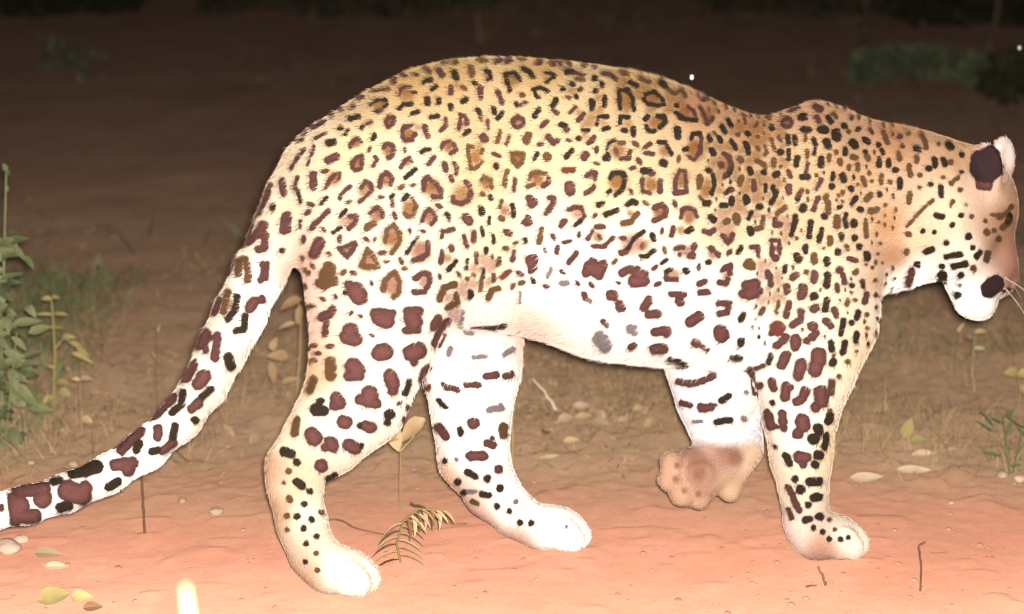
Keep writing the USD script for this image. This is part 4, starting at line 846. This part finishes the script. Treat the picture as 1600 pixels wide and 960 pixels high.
green += [(38, 400, .6, -.2, -.7, .034, .012, .2), (10, 268, -.3, -.1, .9, .018, .012, .1), (12, 275, .3, -.3, .6, .014, .009, .1), (10, 300, .2, -.2, .9, .014, .009, .1), (8, 372, .6, -.3, -.4, .04, .02, .2), (20, 385, .7, -.3, -.6, .04, .014, .2)]
plant('green_shrub', (4, 700), 'leafy green shrub with one tall budding stem at the left edge', 'shrub',
      [([(4, 705), (2, 560), (6, 420), (10, 262)], .03, .004), ([(0, 705), (-20, 560), (-35, 420)], .05, .004), ([(6, 705), (18, 600), (26, 520)], -.05, .003), ([(-10, 700), (-40, 600), (-60, 480)], .0, .003), ([(8, 380), (24, 385), (40, 405)], -.02, .0015)],
      green, 'green_grass', 'shrub_leaf')
plant('curled_weed', (462, 640), 'withered weed with curled brown leaves between tail and near hind leg', 'weed',
      [([(462, 642), (468, 560), (470, 500), (466, 470)], .0, .0025), ([(466, 560), (440, 590), (422, 562)], -.02, .0014)],
      [(472, 468, -.9, -.3, -.15, .055, .026, .4), (470, 478, -.2, -.3, -.9, .045, .018, .2), (462, 505, -.9, -.3, -.1, .042, .014, .3), (422, 565, .25, -.3, -.9, .052, .020, .4), (440, 600, .8, -.3, .45, .045, .016, .3), (425, 548, .2, -.3, .9, .03, .02, .5), (450, 560, -.5, -.3, .3, .045, .03, .6)], 'dry_stem', 'dry_leaf')
plant('folded_weed', (626, 800), 'dry weed with two folded tan leaves seen between the hind legs', 'weed',
      [([(626, 832), (625, 760), (626, 700)], .0, .0026), ([(626, 705), (640, 690), (662, 660)], .01, .0016)],
      [(664, 655, -.85, -.2, -.55, .062, .034, .3), (612, 662, .2, -.3, -.95, .055, .030, .4), (600, 690, .7, -.3, .3, .03, .012, .3)], 'dry_stem', 'dry_leaf')
# the small fern: leaflets in two rows along a bent stalk
b = ground_at(630, 878); t = thing('fern_sprig', b, 'small yellowing fern sprig with narrow leaflets between the hind feet', 'fern')
rach = np.array([unproject(a, c, b[1] - .03 * k) for k, (a, c) in enumerate([(628, 890), (620, 850), (630, 815), (655, 795), (692, 798)])])
obj('stem', moved(tube(rach, np.linspace(.0022, .001, 5), 6), b), 'yellow_leaf', t)
for k in range(24):
    u = .10 + .88 * k / 23; i = min(3, int(u * 4)); p = rach[i] + (rach[i + 1] - rach[i]) * (u * 4 - i)
    s = 1 if k % 2 else -1
    d = (.85 * s + .25, -.25, .10 - .40 * u) if u < .55 else (.55 + .2 * s, -.5 * s, -.55 + .4 * s)
    obj('leaflet', moved(leaf(p, d, .052 - .020 * u, .0085, .4, .4, 4), b), 'straw' if k % 4 else 'brown_twig', t, smooth=50)
def twig(pts_px, r, mat, label, lifts=None, name='twig'):
    q = np.array([ground_at(*p) for p in pts_px]); q[:, 2] += r * .8 + (np.array(lifts) if lifts is not None else 0)
    s = np.linspace(0, 1, len(q)); ss = np.linspace(0, 1, len(q) * 3)
    q = np.stack([np.interp(ss, s, q[:, k]) for k in range(3)], 1); q += RNG.normal(0, r * .35, q.shape)
    obj(name, tube(q, np.linspace(r, r * .5, len(q)), 7), mat, label=label, cat='twig')
twig([(642, 802), (660, 812), (690, 826), (728, 822)], .003, 'brown_twig', 'dark curved twig lying at the tip of the fern sprig', [.012, .02, .01, 0])
twig([(498, 816), (530, 820), (560, 832), (604, 838)], .0022, 'brown_twig', 'thin bent twig on the track between near hind leg and fern', [.0, .008, .003, 0])
twig([(1260, 919), (1276, 917)], .002, 'brown_twig', 'tiny twig lying below the standing forefoot, the flat one')
def upright(px, py, tops, r, mat, label, name='twig'):
    b = ground_at(px, py); q = np.array([b] + [unproject(a, c, b[1]) for a, c in tops])
    s = np.linspace(0, 1, len(q)); ss = np.linspace(0, 1, len(q) * 3)
    q = np.stack([np.interp(ss, s, q[:, k]) for k in range(3)], 1); q[1:] += RNG.normal(0, r * .25, (len(q) - 1, 3))
    obj(name, tube(q, np.linspace(r, r * .5, len(q)), 7), mat, label=label, cat='twig' if name == 'twig' else name.split('_')[-1])
upright(226, 838, [(224, 790), (222, 742)], .0024, 'brown_twig', 'dark thin twig standing upright under the tail')
upright(318, 722, [(295, 722), (272, 702)], .0034, 'brown_twig', 'short brown twig sticking out behind the tail')
upright(1290, 916, [(1286, 900), (1279, 886)], .0026, 'brown_twig', 'short upright twig below the standing forefoot')
upright(1438, 924, [(1440, 880), (1436, 852), (1446, 846)], .0016, 'brown_twig', 'faint upright twig alone on the track at the lower right')
upright(1454, 866, [(1478, 864)], .0012, 'brown_twig', 'hair-thin twig beside the upright one at the lower right')
upright(800, 744, [(802, 660), (804, 556)], .0048, 'dry_stem', 'tall straw stem standing close behind the far hind leg', 'straw_stem')
upright(872, 645, [(850, 612), (832, 592)], .0030, 'pale_wood', 'pale stick leaning to the left behind the litter heap')
upright(1348, 716, [(1350, 690), (1347, 668)], .0022, 'dry_stem', 'short straw stem right of the standing foreleg', 'straw_stem')
q0 = unproject(296, 1500, -1.9); q0[2] = -.01
obj('grass_stalk', tube([q0, unproject(295, 960, -1.9), unproject(290, 915, -1.9)], [.0030, .0022, .0012], 8), 'straw', label='pale blurred stalk close to the camera at the bottom edge', cat='stalk')
plant('yellow_seedling', (1424, 706), 'seedling with two bright yellow leaves right of the standing foreleg', 'seedling',
      [([(1424, 708), (1420, 690), (1414, 660)], .0, .0018)], [(1412, 684, .25, -.3, .9, .044, .026, .3), (1424, 690, .7, -.3, .3, .030, .020, .3)], 'dry_stem', 'yellow_leaf')
plant('chin_weed', (1523, 612), 'slender weed with small leaves standing under the chin', 'weed',
      [([(1523, 615), (1519, 570), (1524, 524)], .0, .0022), ([(1498, 612), (1494, 560), (1500, 515)], .02, .0018), ([(1519, 590), (1520, 560)], -.02, .0032)],
      [(1522, 520, .7, -.3, .2, .030, .014, .2), (1520, 530, -.6, -.3, .3, .022, .012, .2), (1522, 545, .8, -.2, .1, .026, .012, .2), (1496, 520, .4, -.2, .8, .03, .01, .2)], 'dry_stem', 'dry_leaf')
plant('yellow_weed', (1592, 640), 'weed with broad yellowish leaves at the right edge', 'weed',
      [([(1592, 645), (1594, 610), (1590, 582)], .0, .0025)], [(1590, 584, -.7, -.4, .2, .036, .028, .3), (1590, 586, .7, -.4, .2, .040, .026, .3), (1593, 605, .5, -.4, -.2, .034, .022, .3)], 'dry_stem', 'yellow_leaf')
wl = [(RNG.uniform(1545, 1612), RNG.uniform(640, 735), RNG.uniform(-1, 1), RNG.uniform(-.8, .2), RNG.uniform(.0, .9), RNG.uniform(.02, .04), RNG.uniform(.005, .010), .3) for _ in range(18)]
plant('low_green_weed', (1578, 742), 'low olive green weed at the right edge above the pale pebbles', 'weed', [([(1578, 745), (1574, 700), (1568, 650)], .0, .002), ([(1580, 745), (1592, 700), (1602, 655)], .0, .002)], wl, 'green_grass', 'shrub_leaf')

# ------------------------------------------------------------------ the dark bank behind: shrubs, a sapling
def crown(centers, radii, n, size, squash=1.0):
    V, F = [], []
    ctr = np.asarray(centers); k = RNG.integers(0, len(ctr), n)
    d = RNG.normal(0, 1, (n, 3)); d /= np.linalg.norm(d, axis=1, keepdims=True)
    P = ctr[k] + d * (np.asarray(radii)[k] * RNG.uniform(.35, 1.05, n) ** .6)[:, None] * [1, 1, squash]
    for p, dd in zip(P, d):
        f = unit(dd + RNG.normal(0, .7, 3)); s = unit(np.cross(f, RNG.normal(0, 1, 3))); u = np.cross(s, f)
        l = size * RNG.uniform(.6, 1.4); w = l * .38; b = len(V)
        V += [p, p + f * l * .5 + s * w - u * l * .05, p + f * l, p + f * l * .5 - s * w - u * l * .05, p + f * l * .5 + u * l * .08]
        F += [[b, b + 1, b + 4], [b + 1, b + 2, b + 4], [b + 2, b + 3, b + 4], [b + 3, b, b + 4]]
    return trimesh.Trimesh(np.array(V), np.array(F), process=False)
def shrub(name, px, py, wpx, hpx, n, size, mat, label, cat, blobs=6):
    b = ground_at(px, py); sc = np.linalg.norm(b - CAM) / FPX; w, h = wpx * sc, hpx * sc
    t = thing(name, b, label, cat)
    cs = [b + [((q_ + .5) / blobs - .5) * w * .95, RNG.uniform(-.3, .3) * w * .5, h * RNG.uniform(.35, .70)] for q_ in range(blobs)]
    rs = [h * RNG.uniform(.28, .45) for _ in range(blobs)]
    if name == 'low_bush':
        for c in cs:
            f = 1 - ((c[0] - b[0] + .12 * w) / (.62 * w)) ** 2; c[2] = b[2] + h * (.18 + .5 * max(f, .05))
        rs = [h * RNG.uniform(.2, .34) for _ in cs]
    obj('crown', moved(crown(cs, rs, n, size), b), mat, t, smooth=False)
    for c in cs[:4]:
        obj('branch', moved(tube([b + [.1 * (c - b)[0], 0, 0], b + .5 * (c - b) + RNG.normal(0, .02, 3), c], np.array([.012, .008, .004]) * h / .4, 5), b), 'bark', t)
shrub('low_bush', 1445, 138, 225, 60, 2600, .05, 'bank_leaf', 'low spreading green bush on the bank above the head', 'bush', 12)
shrub('dark_bush', 1598, 165, 70, 80, 500, .06, 'dark_leaf', 'dark bush on the bank at the right edge', 'bush')
shrub('faint_bush', 118, 128, 90, 62, 90, .05, 'bank_leaf', 'sparse dim bush on the far bank at the upper left', 'bush')
shrub('far_thicket', 1250, 24, 300, 50, 900, .09, 'dark_leaf', 'dark thicket along the top of the bank above the shoulder', 'thicket', 9)
shrub('far_thicket', 520, 22, 420, 46, 900, .09, 'dark_leaf', 'dark thicket along the top of the bank above the rump', 'thicket', 9)
shrub('far_thicket', 60, 24, 300, 60, 700, .09, 'dark_leaf', 'dark thicket in the top left corner of the bank', 'thicket', 9)
shrub('far_thicket', 1520, 40, 260, 70, 900, .09, 'dark_leaf', 'dark thicket in the top right corner of the bank', 'thicket', 9)
def sapling(px, py, tops, r, label):
    b = ground_at(px, py); t = thing('sapling', b, label, 'sapling')
    q = np.array([b] + [unproject(a, c, b[1] + .1 * k) for k, (a, c) in enumerate(tops)])
    obj('trunk', moved(tube(q, np.linspace(r, r * .7, len(q)), 8), b), 'bark', t)
    top = q[-1]
    for k in range(4):
        obj('branch', moved(tube(curve(q[-2] + (top - q[-2]) * (.3 + .2 * k), (RNG.normal(0, 1), RNG.normal(0, 1), .8), .5, .1, 5), np.linspace(r * .4, r * .1, 5), 5), b), 'bark', t)
    obj('crown', moved(crown([top + [RNG.normal(0, .2), RNG.normal(0, .2), RNG.uniform(.1, .5)] for _ in range(5)], [.3] * 5, 500, .07), b), 'dark_leaf', t, smooth=False)
sapling(1350, 84, [(1353, 40), (1352, 0), (1350, -40), (1346, -90)], .030, 'thin grey sapling trunk rising out of the frame left of the low bush')
sapling(1538, 104, [(1546, 70), (1556, 30), (1562, -10), (1572, -60)], .016, 'slanting thin sapling on the bank above the ear')
plant('green_sprig', (750, 66), 'green sprig of long leaves on the bank above the middle of the back', 'sprig',
      [([(750, 68), (746, 30), (744, -10)], .0, .008), ([(750, 66), (775, 45), (786, 5)], .0, .006), ([(750, 66), (762, 30), (768, -20)], .1, .006)],
      [(RNG.uniform(744, 788), RNG.uniform(-20, 40), RNG.uniform(-.6, .6), RNG.uniform(-.6, 0), RNG.uniform(.3, 1), RNG.uniform(.10, .18), RNG.uniform(.03, .05), .3) for _ in range(14)], 'dry_stem', 'green_leaf')
obj('fallen_leaf', leaf(unproject(1383, 78, ground_at(1445, 136)[1] - .5), (.8, -.2, -.35), .10, .05, .2, .3, 5), 'pale_glint', smooth=50, label='bright pale leaf lying on top of the low green bush', cat='leaf')
obj('fallen_leaf', leaf(unproject(1474, 54, ground_at(1445, 110)[1]), (.9, -.2, -.3), .07, .03, .2, .3, 5), 'pale_stone', smooth=50, label='dull pale leaf behind the low green bush, beside the slanting sapling', cat='leaf')
# moths caught by the flash
def moth(px, py, y, s, label):
    c = unproject(px, py, y); t = thing('moth', c, label, 'moth')
    bd = trimesh.creation.icosphere(2, 1.0); bd.apply_scale([.36 * s, .34 * s, .5 * s])
    obj('abdomen', bd, 'moth_wing', t)
    for sd in (-1, 1):
        obj('wing', leaf((0, 0, .1 * s), (sd * .8, -.3, .55), .62 * s, .75 * s, .1, .2, 5, .0003), 'moth_wing', t, smooth=50)
        obj('hind_wing', leaf((0, 0, 0), (sd * .8, -.3, -.35), .5 * s, .6 * s, .1, .2, 5, .0003), 'moth_wing', t, smooth=50)
moth(1081, 121, .35, .0105, 'tiny white moth flying just above the back')
moth(1593, 75, 1.2, .010, 'tiny white moth flying at the right edge above the ear')
